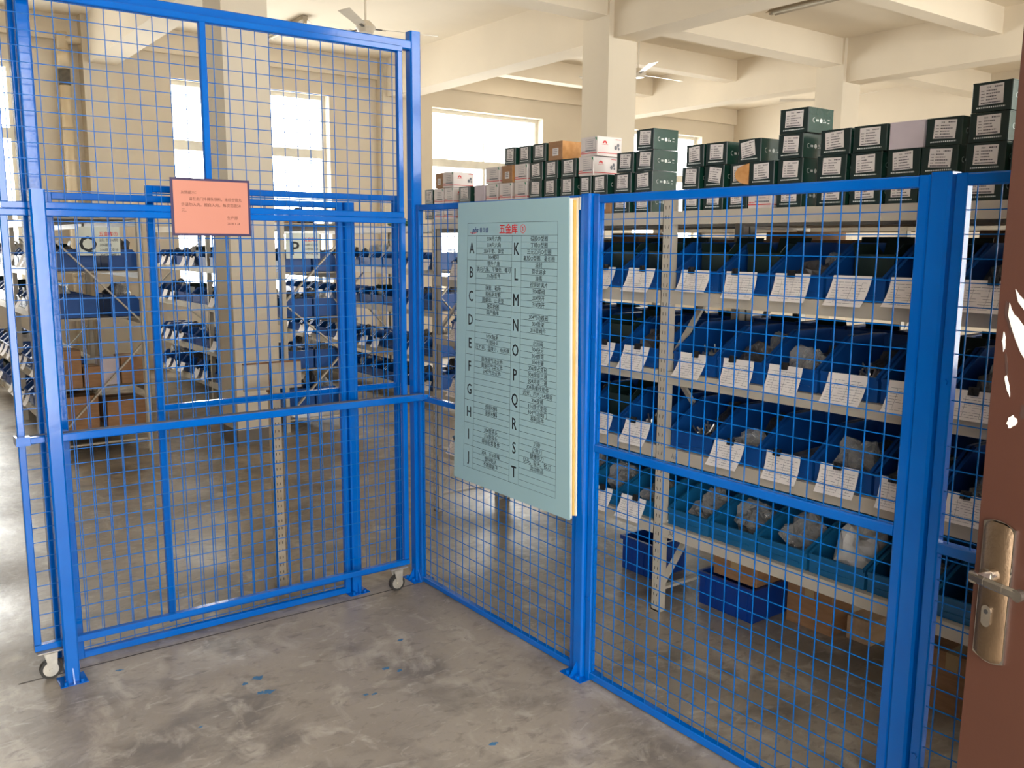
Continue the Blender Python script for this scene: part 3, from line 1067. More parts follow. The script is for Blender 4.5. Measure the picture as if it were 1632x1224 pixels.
def bin_mesh(w, d, h, lip, m, name, slope=0.46):
    t = 0.004
    mb = MB()
    sx = d * slope
    for s in (-1, 1):
        y0 = s * w / 2
        mb.prism([(0, y0, 0), (d, y0, 0), (d, y0, h), (sx, y0, h), (0, y0, lip)], (0, -s * t, 0))
        # rolled rim along the sloping edge
        mb.tube((0, y0 - s * 0.004, lip), (sx, y0 - s * 0.004, h), 0.012, 0.006, (0, 0, 1), 0)
        mb.tube((sx, y0 - s * 0.004, h), (d, y0 - s * 0.004, h), 0.012, 0.006, (0, 0, 1), 0)
    mb.box(0, d, -w / 2 + t, w / 2 - t, 0, t)
    mb.box(0, t, -w / 2 + t, w / 2 - t, t, lip)
    mb.box(d - t, d, -w / 2 + t, w / 2 - t, t, h)
    mb.box(-0.008, 0.002, -w / 2 + 0.002, w / 2 - 0.002, lip - 0.010, lip)
    mb.box(-0.005, 0.0, -w / 2 + 0.03, w / 2 - 0.03, 0.018, 0.024)
    return shared(mb, name, m)


BIN_ME = bin_mesh(BW, BD, BH, BL, BINM, 'bin_body')
BIN_TE = bin_mesh(BW, BD, 0.15, 0.075, BINT, 'bin_body_teal')
BIN_FAR = bin_mesh(0.228, 0.29, 0.155, 0.095, BINM, 'bin_body_short', 0.22)


# ---- record slips (five curls) with a black binder clip and ruled print
def slip_meshes(seed):
    r = random.Random(seed)
    w, l = r.uniform(0.146, 0.160), r.uniform(0.100, 0.122)
    out = r.uniform(0.35, 0.80)
    skew = r.uniform(-0.012, 0.012)
    n = 7
    rows = []
    x, z, a = 0.0, 0.0, r.uniform(0.05, 0.25)
    da = (out - a) / n
    for i in range(n + 1):
        rows.append((x, z, skew * i / n))
        a += da
        x -= math.sin(a) * l / n
        z -= math.cos(a) * l / n
    mb = MB()
    vs, fs = [], []
    for (x, z, sk) in rows:
        vs += [(x, -w / 2 + sk, z), (x, w / 2 + sk, z)]
    for (x, z, sk) in rows:
        vs += [(x + 0.0012, -w / 2 + sk, z), (x + 0.0012, w / 2 + sk, z)]
    k = 2 * (n + 1)
    for i in range(n):
        fs.append((2 * i, 2 * i + 2, 2 * i + 3, 2 * i + 1))
        fs.append((k + 2 * i, k + 2 * i + 1, k + 2 * i + 3, k + 2 * i + 2))
        fs.append((2 * i, k + 2 * i, k + 2 * i + 2, 2 * i + 2))
        fs.append((2 * i + 1, 2 * i + 3, k + 2 * i + 3, k + 2 * i + 1))
    fs += [(0, 1, k + 1, k), (2 * n, k + 2 * n, k + 2 * n + 1, 2 * n + 1)]
    mb.add(vs, fs)
    # print: ruled lines and columns following the sheet
    pr_ = MB()

    def on(t, s):
        f = t * n
        i = min(int(f), n - 1)
        k_ = f - i
        x = rows[i][0] * (1 - k_) + rows[i + 1][0] * k_
        z = rows[i][1] * (1 - k_) + rows[i + 1][1] * k_
        sk = rows[i][2] * (1 - k_) + rows[i + 1][2] * k_
        return (x - 0.0008, (0.5 - s) * w + sk, z)
    for j in range(9):
        t = 0.20 + j * 0.085
        s = 0.07
        while s < 0.93:
            e = min(s + r.uniform(0.05, 0.20), 0.94)
            if r.random() < 0.8:
                pr_.quad(on(t, s), on(t, e), on(t + 0.012, e), on(t + 0.012, s))
            s = e + 0.02
    for s in (0.22, 0.55, 0.80):
        for i in range(6):
            t0 = 0.20 + i * 0.11
            pr_.quad(on(t0, s), on(t0, s + 0.006), on(t0 + 0.11, s + 0.006), on(t0 + 0.11, s))
    cl = MB()
    cy = r.uniform(-0.02, 0.03)
    cl.prism([(-0.010, cy - 0.016, -0.014), (0.010, cy - 0.016, -0.014), (0.004, cy - 0.016, 0.012), (-0.004, cy - 0.016, 0.012)],
             (0, 0.032, 0))
    cl.tube((-0.010, cy, -0.012), (-0.018, cy, 0.010), 0.012, 0.002, (0, 1, 0), 0)
    return (shared(mb, 'slip_sheet', PAPER), shared(pr_, 'slip_print', INK), shared(cl, 'slip_clip', BLACK))


SLIPS = [slip_meshes(s) for s in range(11, 18)]


def slip(loc, label, k, rz=0.0, clip=True, small=False):
    s, p, c = SLIPS[k % len(SLIPS)]
    o = inst('record_slip', s, loc, (0, 0, rz))
    tag(o, label, 'paper slip', 'record slips on the bins')
    if not small:
        inst('print', p, parent=o)
    if clip:
        inst('binder_clip', c, parent=o)
    return o


# ---- bin contents
def lump_mesh(seed, sx, sy, sz, m, name, rough=0.35):
    r = random.Random(seed)
    from mathutils import noise
    mb = MB()
    nu, nv = 18, 11
    vs, fs = [], []
    off = Vector((r.uniform(0, 50), r.uniform(0, 50), r.uniform(0, 50)))
    for j in range(nv + 1):
        ph = math.pi * j / nv
        for i in range(nu):
            th = 2 * math.pi * i / nu
            d = Vector((math.sin(ph) * math.cos(th), math.sin(ph) * math.sin(th), math.cos(ph)))
            k = 1 + rough * noise.noise(d * 1.7 + off) + 0.5 * rough * noise.noise(d * 4.5 + off) + 0.25 * rough * noise.noise(d * 9 + off)
            p = d * k
            z = p.z * sz
            vs.append((p.x * sx, p.y * sy, max(z, -0.72 * sz) + 0.72 * sz))
    mx_ = max(abs(p[0]) for p in vs)
    my_ = max(abs(p[1]) for p in vs)
    mz_ = max(p[2] for p in vs)
    vs = [(p[0] * sx / mx_, p[1] * sy / my_, p[2] * 1.6 * sz / mz_) for p in vs]
    for j in range(nv):
        for i in range(nu):
            a, b = j * nu + i, j * nu + (i + 1) % nu
            fs.append((a, a + nu, b + nu, b))
    mb.add(vs, fs)
    return shared(mb, name, m)


BAGS = [lump_mesh(s, 0.125, 0.100, 0.075, BAG, 'bag_lump', 0.5) for s in (1, 2, 3, 4)]
BAGCORE = [lump_mesh(s + 20, 0.10, 0.080, 0.048, DARKF, 'bag_fill', 0.4) for s in (1, 2)]
DARKS = [lump_mesh(s, 0.13, 0.100, 0.065, DARKF, 'dark_lump', 0.5) for s in (5, 6, 7)]
WHITES = [lump_mesh(s, 0.125, 0.10, 0.075, mat('white_film', (0.62, 0.60, 0.57), 0.3, (0.40, 0.39, 0.38), scale=16, bump=0.5, bscale=14), 'white_lump', 0.5) for s in (41, 42)]
REDS = [lump_mesh(9, 0.10, 0.09, 0.06, REDM, 'red_lump', 0.4)]


def open_carton():
    mb = MB()
    w, d, h, t = 0.150, 0.19, 0.155, 0.0025
    mb.box(-d / 2, d / 2, -w / 2, w / 2, 0, t)
    mb.box(-d / 2, -d / 2 + t, -w / 2, w / 2, t, h)
    mb.box(d / 2 - t, d / 2, -w / 2, w / 2, t, h)
    for s in (-1, 1):
        mb.box(-d / 2 + t, d / 2 - t, s * w / 2, s * (w / 2 - t), t, h)
        # raised side flap
        mb.prism([(-d / 2, s * w / 2, h), (d / 2, s * w / 2, h), (d / 2 - 0.015, s * (w / 2 + 0.020), h + 0.035),
                  (-d / 2 + 0.015, s * (w / 2 + 0.020), h + 0.035)], (0, 0, 0.002))
    mb.prism([(d / 2, -w / 2, h), (d / 2, w / 2, h), (d / 2 + 0.02, w / 2, h + 0.06), (d / 2 + 0.02, -w / 2, h + 0.06)], (0.002, 0, 0))
    return shared(mb, 'open_carton', GREEN)


OPENC = open_carton()


def bolt_pile():
    r = random.Random(4)
    mb = MB()
    for i in range(46):
        a = r.uniform(0, 2 * math.pi)
        rr = 0.075 * math.sqrt(r.random())
        c = Vector((rr * math.cos(a) * 1.1, rr * math.sin(a), 0.012 + 0.05 * (1 - (rr / 0.08) ** 2) * r.uniform(0.6, 1.0)))
        d = Vector((r.uniform(-1, 1), r.uniform(-1, 1), r.uniform(-0.5, 0.7))).normalized()
        L = r.uniform(0.018, 0.034)
        mb.cyl(c, c + d * L, 0.0035, 5)
        mb.cyl(c - d * 0.005, c, 0.007, 6)
    mb.cyl((0, 0, 0.0), (0, 0, 0.03), 0.085, 10, 0.06)
    return shared(mb, 'bolt_pile', STEEL)


BOLTS = bolt_pile()


def rod_meshes():
    r = random.Random(3)
    out = []
    for i in range(9):
        mb = MB().cyl((-0.11 + r.uniform(-0.01, 0.01), -0.07 + (i % 5) * 0.034, 0.016 + (i // 5) * 0.026),
                      (0.15, -0.06 + (i % 5) * 0.030, 0.024 + (i // 5) * 0.027), 0.013, 10)
        out.append(shared(mb, 'steel_rod', STEEL))
    return out


RODS = rod_meshes()

SH_NAME = {1: 'upper shelf', 2: 'second shelf', 3: 'third shelf', 4: 'lowest shelf'}


def content(kind, x, y, z, where, rz, k, fx=1.0, fz=1.0):
    if kind == 'bag':
        o = inst('plastic_bag', BAGS[k % 4], (x, y, z), (0, 0, rz), (fx, 1.0, fz * RND.uniform(1.05, 1.45)))
        tag(o, 'clear plastic bag in the ' + where, 'bag', 'plastic bags in the bins')
        inst('fasteners', BAGCORE[k % 2], (0, 0, 0.004), parent=o)
    elif kind == 'dark':
        o = inst('wrapped_parts', DARKS[k % 3], (x, y, z), (0, 0, rz), (fx, 1.0, fz * RND.uniform(1.25, 1.75)))
        tag(o, 'dark wrapped parts in the ' + where, 'parts', 'dark parts in the bins')
    elif kind == 'white':
        o = inst('wrapped_parts', WHITES[k % 2], (x, y, z), (0, 0, rz), (fx, 1.0, fz * RND.uniform(1.1, 1.5)))
        tag(o, 'white wrapped parts in the ' + where, 'parts', 'white parcels in the bins')
    elif kind == 'red':
        o = inst('red_bag', REDS[0], (x, y, z), (0, 0, rz), (0.8, 0.8, 1.0))
        tag(o, 'red plastic bag bulging in the ' + where, 'bag')
    elif kind == 'box':
        o = inst('open_carton', OPENC, (x + 0.03, y, z), (0, 0, rz))
        tag(o, 'opened dark green carton in ' + where, 'carton', 'opened cartons in the bins')
        inst('bolts', BOLTS, (0, 0, 0.095), (0, 0, 1.0), (0.75, 0.75, 0.7), parent=o)
    elif kind == 'bolts':
        o = inst('loose_bolts', BOLTS, (x, y, z + 0.002), (0, 0, rz), (0.9, 0.9, 1.5))
        tag(o, 'loose steel bolts in the ' + where, 'bolts', 'bolt heaps in the bins')
        o['kind'] = 'stuff'
    elif kind == 'rods':
        o = thing('rod_bundle', 'bundle of round steel rods lying in the ' + where, 'rods', (x, y, z), None, 0)
        o.location.z += 0.006
        for me in RODS:
            inst('rod', me, parent=o)


FILL = {
    1: ['box', 'box', 'dark', 'box', 'box', 'dark', 'box'],
    2: ['bolts', 'dark', 'bag', 'bolts', 'box', 'dark', 'box'],
    3: ['bolts', 'bag', 'rods', 'bag', 'dark', 'bag', 'bolts'],
    4: ['bag', 'bag', 'bag', 'white', 'bag', 'dark', 'bag']}
FILL0 = {
    1: ['box', 'box', 'bag', 'dark', 'bag', 'bag', 'dark'],
    2: ['dark', 'box', 'bolts', 'bag', 'dark', 'bolts', 'bag'],
    3: ['bolts', 'box', 'dark', 'bag', 'bolts', 'dark', 'bolts'],
    4: ['bag', 'bag', 'bag', 'dark', 'bag', 'bag', 'bag']}
NOSLIP = {(1, 4, 1), (1, 4, 2), (1, 4, 3), (1, 4, 4), (1, 4, 5), (1, 4, 6), (1, 4, 0), (1, 3, 0)}
for bay, (ya, sgn, side, fill) in enumerate(((YA1, 1, 'before', FILL0), (YA1, -1, 'past', FILL))):
    for li in (1, 2, 3, 4):
        z = A_LEVELS[li] + 0.001
        for i in range(7):
            y = ya + sgn * (0.155 + i * 0.240)
            where = '%s bin %s the slotted upright, %s' % (ORD[i], side, SH_NAME[li])
            teal = li == 4
            o = inst('parts_bin', BIN_TE if teal else BIN_ME, (XA + 0.024, y, z))
            tag(o, '%s plastic bin, %s %s the slotted upright on the %s' % ('teal blue' if teal else 'dark blue', ORD[i], side, SH_NAME[li]),
                'bin', 'parts bins on the long rack')
            kind = fill[li][i]
            two = kind in ('bag', 'dark', 'bolts') and li != 4
            cx = XA + 0.024 + (0.118 if two else 0.17)
            content(kind, cx, y + RND.uniform(-0.008, 0.008), z + 0.006, where,
                    RND.uniform(-0.07, 0.07) if kind == 'box' else RND.uniform(0, 6) if kind == 'bolts' else 0.0, RND.randrange(12), 0.80 if two else 1.0)
            if two:
                content('bag' if kind == 'dark' else 'dark', XA + 0.024 + 0.31, y, z + 0.006, 'back of ' + where, 0.0, RND.randrange(12), 0.6)
            if (bay, li, i) not in NOSLIP:
                lip = 0.075 if teal else BL
                slip((XA + 0.024 - 0.0195, y + RND.uniform(-0.02, 0.02), z + lip + 0.003),
                     'white record slip clipped to the ' + where, RND.randrange(50), RND.uniform(-0.06, 0.06),
                     clip=RND.random() < 0.85)

for li in (1, 2, 3, 4):
    for i in range(14):
        y = YA1 + (0.155 + (i % 7) * 0.24) * (1 if i < 7 else -1)
        side = 'before' if i < 7 else 'past'
        if li == 1 and i % 4 != 2:
            big_carton((XA + 0.508 + 0.235, y, A_LEVELS[1] + 0.001), 0.30, 0.215, 0.215 + 0.012 * (i % 4),
                       '%s box, %s %s the slotted upright, upper shelf of rear rack' % (
                           ['brown cardboard', 'dark green cardboard', '', 'brown cardboard'][i % 4], ORD[i % 7], side),
                       m=[KRAFT, GREEN, KRAFT, KRAFT][i % 4], group='boxes on the rear rack', tape=False)
            continue
        o = inst('parts_bin', BIN_ME, (XA + 0.508 + 0.45 - 0.012, y, A_LEVELS[li] + 0.001), (0, 0, math.pi))
        tag(o, 'dark blue bin facing away, %s %s the slotted upright, %s of the rear rack' % (ORD[i % 7], side, SH_NAME[li]), 'bin',
            'parts bins on the rear rack')
        if True:
            o = inst('open_carton', OPENC, (XA + 0.508 + 0.22, y, A_LEVELS[li] + 0.007), (0, 0, math.pi))
            tag(o, 'opened carton in rear rack bin, %s %s the slotted upright, %s' % (ORD[i % 7], side, SH_NAME[li]), 'carton',
                'opened cartons in the bins')

# pencilled shelf mark on two beams of the long rack
mb = MB()
for z in (0.728, 0.383):
    put_text(mb, 'A6', lambda u, v, z=z: (XA - 0.0024, -1.045 - u, z + v), 0, 0, 0.036, sx=0.7)
part(mb, 'shelf_mark', INK, RACK_A)

# ---- cartons on the top shelf
CW, CD, CH = 0.112, 0.150, 0.0865


def carton_mesh(front, side, name):
    mb = MB()
    w, h, d = CW / 2, CH, CD
    c = 0.0025
    # body with softened vertical edges
    mb.prism([(0, -w + c, 0), (c, -w, 0), (d - c, -w, 0), (d, -w + c, 0), (d, w - c, 0), (d - c, w, 0), (c, w, 0), (0, w - c, 0)],
             (0, 0, h - 0.003))
    # lid, a hair wider, with a turned-down lip
    mb.prism([(-0.0008, -w + c, h - 0.003), (c, -w - 0.0008, h - 0.003), (d - c, -w - 0.0008, h - 0.003), (d, -w + c, h - 0.003),
              (d, w - c, h - 0.003), (d - c, w + 0.0008, h - 0.003), (c, w + 0.0008, h - 0.003), (-0.0008, w - c, h - 0.003)],
             (0, 0, 0.003))
    me = mb.mesh(name)
    me.materials.append(front)
    me.materials.append(side)
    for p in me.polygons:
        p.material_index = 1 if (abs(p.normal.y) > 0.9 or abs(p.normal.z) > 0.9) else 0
    return me


def front_fn(x=-0.0012):
    return lambda u, v: (x, -u, v)


def side_fn(y=-CW / 2 - 0.0012):
    return lambda u, v: (u, y, v)


def fq(mb, fn, u0, u1, v0, v1):
    mb.quad(fn(u0, v0), fn(u1, v0), fn(u1, v1), fn(u0, v1))


def dashes(mb, fn, u0, u1, v, h, r, gap=0.0012, lo=0.0016, hi=0.005):
    u = u0
    while u < u1:
        e = min(u + r.uniform(lo, hi), u1)
        fq(mb, fn, u, e, v, v + h)
        u = e + gap


def label_meshes(seed, w, h, cv, fg=True):
    r = random.Random(seed)
    lab = MB().box(-0.0011, -0.0001, -w / 2, w / 2, cv - h / 2, cv + h / 2)
    pt = MB()
    fn = front_fn(-0.0014)
    put_text(pt, '304', fn, -w * 0.12, cv + h * 0.36, h * 0.14)
    dashes(pt, fn, w * 0.12, w * 0.44, cv + h * 0.33, h * 0.07, r)
    for k in range(4):
        v = cv + h * (0.16 - 0.15 * k)
        dashes(pt, fn, -w * 0.42, -w * 0.28, v, h * 0.05, r, lo=0.001, hi=0.003)
        dashes(pt, fn, -w * 0.20, w * r.uniform(0.05, 0.42), v, h * 0.060, r)
    dashes(pt, fn, -w * 0.42, w * 0.40, cv - h * 0.45, h * 0.065, r, gap=0.0006)
    return shared(lab, 'carton_label', LABEL), shared(pt, 'carton_print', PRINT)


LBL = [label_meshes(s, 0.068, 0.058, 0.050) for s in range(5)]
r_ = random.Random(2)
ft = MB()
dashes(ft, front_fn(-0.0012), -0.040, 0.040, 0.010, 0.0042, r_, gap=0.0018, lo=0.003, hi=0.0046)
FOOT_TXT = shared(ft, 'carton_foot_text', WPRINT)
st = MB()
fn = side_fn()
for i in range(10):
    a0, a1 = math.pi * (0.35 + 0.13 * i), math.pi * (0.35 + 0.13 * (i + 1))
    st.quad(*[fn(0.032 + math.cos(a) * rr, 0.043 + math.sin(a) * rr) for a, rr in ((a0, 0.0085), (a1, 0.0085), (a1, 0.0070), (a0, 0.0070))])
for u in (0.0445, 0.0495, 0.0545):
    fq(st, fn, u, u + 0.0035, 0.039, 0.047)
st.add([fn(0.073 + 0.008 * math.cos(2 * math.pi * i / 12), 0.043 + 0.008 * math.sin(2 * math.pi * i / 12)) for i in range(12)],
       [tuple(range(12))])
for (u0, u1, v0, v1) in ((0.085, 0.093, 0.037, 0.039), (0.096, 0.102, 0.037, 0.041), (0.112, 0.124, 0.048, 0.050),
                         (0.112, 0.124, 0.036, 0.038), (0.088, 0.089, 0.042, 0.050), (0.093, 0.094, 0.042, 0.050)):
    fq(st, fn, u0, u1, v0, v1)
SIDE_LOGO = shared(st, 'carton_side_logo', WPRINT)
# white cartons with a red band
wl = MB()
fn = front_fn(-0.0012)
fq(wl, fn, -CW / 2 + 0.001, CW / 2 - 0.001, 0.012, 0.0155)
dashes(wl, fn, -0.050, -0.022, 0.020, 0.004, r_)
fn2 = side_fn()
fq(wl, fn2, 0.002, CD - 0.002, 0.012, 0.0155)
for i in range(9):
    a0, a1 = math.pi * i / 9, math.pi * (i + 1) / 9
    wl.quad(*[fn2(0.045 + math.cos(a) * rr, 0.056 + math.sin(a) * rr) for a, rr in ((a0, 0.013), (a1, 0.013), (a1, 0.005), (a0, 0.005))])
dashes(wl, fn2, 0.028, 0.064, 0.050, 0.002, r_)
dashes(wl, fn2, 0.110, 0.142, 0.075, 0.003, r_)
W_RED = shared(wl, 'carton_red_print', REDP)
wg = MB()
for (u0, u1, v0, v1) in ((-0.020, 0.044, 0.074, 0.0748), (-0.020, 0.044, 0.034, 0.0348), (-0.020, -0.0192, 0.034, 0.0748), (0.0432, 0.044, 0.034, 0.0748)):
    fq(wg, fn, u0, u1, v0, v1)
for k in range(4):
    dashes(wg, fn, -0.015, 0.030, 0.065 - 0.009 * k, 0.0022, r_)
dashes(wg, fn, -0.022, 0.046, 0.022, 0.006, r_, gap=0.0007)
for (u, v, rr) in ((0.112, 0.040, 0.009), (0.126, 0.052, 0.008), (0.130, 0.036, 0.006)):
    wg.add([fn2(u + rr * math.cos(2 * math.pi * i / 6), v + rr * 1.2 * math.sin(2 * math.pi * i / 6)) for i in range(6)], [tuple(range(6))])
W_GREY = shared(wg, 'carton_grey_print', INK)
tg = MB().add([fn(0.040, 0.082), fn(0.054, 0.082), fn(0.054, 0.066)], [(0, 2, 1)])
W_TRI = shared(tg, 'carton_green_corner', mat('green_print', (0.03, 0.22, 0.10), 0.6))
KL = MB().box(-0.0011, -0.0001, -0.026, 0.020, 0.020, 0.055)
K_LABEL = shared(KL, 'kraft_label', LABEL)
kp = MB()
for k in range(3):
    dashes(kp, front_fn(-0.0014), -0.014, 0.018, 0.046 - 0.009 * k, 0.004, r_)
K_PRINT = shared(kp, 'kraft_print', PRINT)
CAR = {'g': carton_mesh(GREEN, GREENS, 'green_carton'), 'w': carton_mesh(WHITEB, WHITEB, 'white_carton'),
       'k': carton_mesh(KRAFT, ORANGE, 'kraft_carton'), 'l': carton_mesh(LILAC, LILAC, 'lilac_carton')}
CDESC = {'g': 'dark green carton with white label', 'w': 'white carton with red band', 'k': 'brown kraft carton with small label',
         'l': 'plain lilac-white carton'}
TIER = [1.7635, 1.8505, 1.9385, 2.0265]
# stacks from the corner post towards the door: (y_a, y_b, kind) by tier, '' = nothing
STACKS = [
    [(1.03, 0.93, 'g'), (1.03, 0.935, 'g')],
    [(0.92, 0.82, 'w'), (0.92, 0.82, 'w'), (0.905, 0.83, 'k')],
    [(0.81, 0.71, 'w'), (0.805, 0.715, 'w'), (0.81, 0.71, 'w')],
    [(0.67, 0.56, 'w'), (0.655, 0.535, 'g')],
    [(0.52, 0.41, 'w'), (0.50, 0.405, 'l')],
    [(0.395, 0.285, 'w'), (0.390, 0.280, 'w'), (0.390, 0.262, 'w')],
    [(0.265, 0.155, 'w'), (0.266, 0.155, 'w'), (0.245, 0.152, 'k'), (0.215, 0.122, 'g')],
    [(0.135, 0.028, 'w'), (0.130, 0.027, 'w'), (0.136, 0.029, 'w'), (0.108, 0.008, 'g')],
    [(0.010, -0.095, 'g'), (0.007, -0.095, 'g'), (0.005, -0.095, 'g'), (-0.016, -0.121, 'g')],
    [(-0.112, -0.215, 'g'), (-0.113, -0.210, 'g'), (-0.112, -0.212, 'g'), (-0.138, -0.248, 'k')],
    [(-0.232, -0.345, 'g'), (-0.238, -0.340, 'g'), (-0.240, -0.352, 'g')],
    [(-0.362, -0.470, 'g'), (-0.380, -0.463, 'g'), (-0.370, -0.476, 'w'), (-0.374, -0.494, 'w')],
    [(-0.482, -0.592, 'k'), (-0.471, -0.571, 'g')],
    [(-0.610, -0.720, 'g'), (-0.609, -0.721, 'g'), (-0.630, -0.736, 'g')],
    [(-0.742, -0.852, 'g'), (-0.738, -0.850, 'g'), (-0.745, -0.854, 'g'), (-0.750, -0.858, 'g')],
    [(-1.020, -1.120, 'g'), (-1.022, -1.118, 'g'), (-1.038, -1.133, 'g')],
    [(-1.135, -1.238, 'g'), (-1.134, -1.238, 'g'), (-1.143, -1.252, 'g')],
    [(-1.258, -1.355, 'g'), (-1.265, -1.361, 'g'), (-1.300, -1.410, 'g')],
    [(-1.368, -1.478, 'w'), (-1.368, -1.484, 'g')],
    [(-1.497, -1.607, 'g'), (-1.496, -1.607, 'g'), (-1.494, -1.604, 'g'), (-1.496, -1.621, 'g')],
    [(-1.662, -1.780, 'g'), (-1.660, -1.779, 'g'), (-1.668, -1.790, 'g')],
    [(-1.797, -1.915, 'g'), (-1.797, -1.914, 'g'), (-1.803, -1.927, 'g')],
    [(-1.932, -2.045, 'g'), (-1.934, -2.048, 'g'), (-1.933, -2.054, 'l')],
    [(-2.052, -2.170, 'g'), (-2.050, -2.170, 'g'), (-2.057, -2.174, 'g')],
    [(-2.190, -2.312, 'g'), (-2.191, -2.312, 'g'), (-2.195, -2.314, 'g'), (-2.197, -2.318, 'g')],
    [(-2.330, -2.450, 'g'), (-2.326, -2.445, 'g')],
]
for si, col_ in enumerate(STACKS):
    for ti, (ya, yb, kd) in enumerate(col_):
        sy = (ya - yb - 0.002) / CW
        rz = RND.uniform(-0.05, 0.05) if ti else 0.0
        if (si, ti) == (2, 2):
            rz = 0.22
        rz *= 0.45
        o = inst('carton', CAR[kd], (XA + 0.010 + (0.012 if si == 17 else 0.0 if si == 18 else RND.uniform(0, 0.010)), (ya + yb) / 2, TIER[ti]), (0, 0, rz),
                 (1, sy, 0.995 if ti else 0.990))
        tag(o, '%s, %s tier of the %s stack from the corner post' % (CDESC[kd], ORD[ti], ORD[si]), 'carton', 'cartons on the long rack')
        if kd == 'g':
            lb, pt = LBL[RND.randrange(5)]
            rx = RND.uniform(-0.07, 0.07)
            if (si, ti) in ((16, 1), (17, 2)):
                rx = 0.14 if ti == 1 else -0.14
            l = inst('label', lb, (0, 0, 0), (rx, 0, 0), parent=o)
            inst('print', pt, parent=l)
            inst('foot_text', FOOT_TXT, parent=o)
            inst('side_logo', SIDE_LOGO, parent=o)
        elif kd == 'w':
            inst('red_print', W_RED, parent=o)
            inst('grey_print', W_GREY, parent=o)['kind'] = 'stuff'
            inst('green_corner', W_TRI, parent=o)
        elif kd == 'k':
            l = inst('label', K_LABEL, parent=o)
            inst('print', K_PRINT, parent=l)
        if (si, ti) == (18, 1):
            pts = [(-0.003, CW / 2, 0.004), (-0.003, CW / 2, CH - 0.004)]
            for i in range(1, 10):
                a = math.pi * i / 10
                pts.append((-0.004 - 0.012 * math.sin(a), CW / 2 + 0.055 * math.sin(a), 0.042 + 0.038 * math.cos(a)))
            fl = MB().prism(pts, (0.002, 0, 0))
            fo = fl.build('flap', ORANGE)
            fo.parent = o

# ---- floor level under the long rack: crates and cartons
def crate(loc, sx, sy, sz, label):
    root = thing('storage_crate', label, 'crate', loc, 'blue crates under the long rack')
    x, y, z = loc
    t = 0.006
    for nm, b in (('side', (x - sx / 2, x - sx / 2 + t, y - sy / 2, y + sy / 2)), ('side', (x + sx / 2 - t, x + sx / 2, y - sy / 2, y + sy / 2)),
                  ('end', (x - sx / 2 + t, x + sx / 2 - t, y - sy / 2, y - sy / 2 + t)), ('end', (x - sx / 2 + t, x + sx / 2 - t, y + sy / 2 - t, y + sy / 2))):
        part(MB().box(b[0], b[1], b[2], b[3], z + 0.002, z + sz), nm, CRATEM, root)
    part(MB().box(x - sx / 2 + t, x + sx / 2 - t, y - sy / 2 + t, y + sy / 2 - t, z + 0.002, z + 0.008), 'bottom', CRATEM, root)
    m = MB()
    e = 0.010
    m.box(x - sx / 2 - e, x - sx / 2, y - sy / 2 - e, y + sy / 2 + e, z + sz - 0.02, z + sz)
    m.box(x + sx / 2, x + sx / 2 + e, y - sy / 2 - e, y + sy / 2 + e, z + sz - 0.02, z + sz)
    m.box(x - sx / 2, x + sx / 2, y - sy / 2 - e, y - sy / 2, z + sz - 0.02, z + sz)
    m.box(x - sx / 2, x + sx / 2, y + sy / 2, y + sy / 2 + e, z + sz - 0.02, z + sz)
    part(m, 'rim', CRATEM, root)
    ribs = MB()
    for i in range(5):
        yy = y - sy / 2 + sy * (i + 0.5) / 5
        ribs.box(x - sx / 2 - 0.004, x - sx / 2, yy - 0.004, yy + 0.004, z + 0.01, z + sz - 0.02)
    part(ribs, 'ribs', CRATEM, root)
    return root


crate((1.03, -1.165, 0), 0.28, 0.30, 0.155, 'blue plastic crate on the floor just past the slotted upright')
crate((1.03, -0.585, 0), 0.23, 0.21, 0.175, 'blue plastic crate on the floor before the slotted upright')
big_carton((1.045, -1.185, 0.156), 0.25, 0.24, 0.11, 'brown cardboard box stacked on the blue crate past the slotted upright')
big_carton((1.14, -1.476, 0), 0.16, 0.225, 0.20, 'brown cardboard box on the floor past the blue crate')
o = MB().box(1.11, 1.36, -1.74, -1.63, 0.001, 0.10).solo('wood_block', WOODL, 'pale wooden packing block on the floor under the long rack', 'block')
big_carton((0.98, -2.20, 0), 0.26, 0.30, 0.22, 'brown cardboard box on the floor near the wide blue post')

# ================================================================== RACKS FURTHER BACK
FAR = {
    'Q': dict(x=-0.93, d=0.64, lv=[1.80, 1.405, 1.055, 0.53, 0.21], y=[3.60, 5.50, 7.40], ref='Q-sign rack'),
    'P': dict(x=0.81, d=0.56, lv=[1.79, 1.375, 0.985, 0.535, 0.20], y=[3.61, 5.51, 7.41], ref='P-sign rack'),
    'O': dict(x=2.35, d=0.58, lv=[1.79, 1.375, 0.985, 0.535, 0.20], y=[3.61, 5.51, 7.41], ref='rack past P-sign rack'),
}
RLAB = {'Q': 'beige storage rack with the Q sign on its end frame', 'P': 'beige storage rack with the P sign, beside the white column',
        'O': 'beige storage rack one aisle past the rack with the P sign'}
ZIG = {'Q': [((0, 1.62), (1, 1.02)), ((1, 0.84), (0, 0.25))],
       'P': [((1, 1.60), (0, 1.13)), ((0, 1.09), (1, 0.70)), ((1, 0.62), (0, 0.15))]}
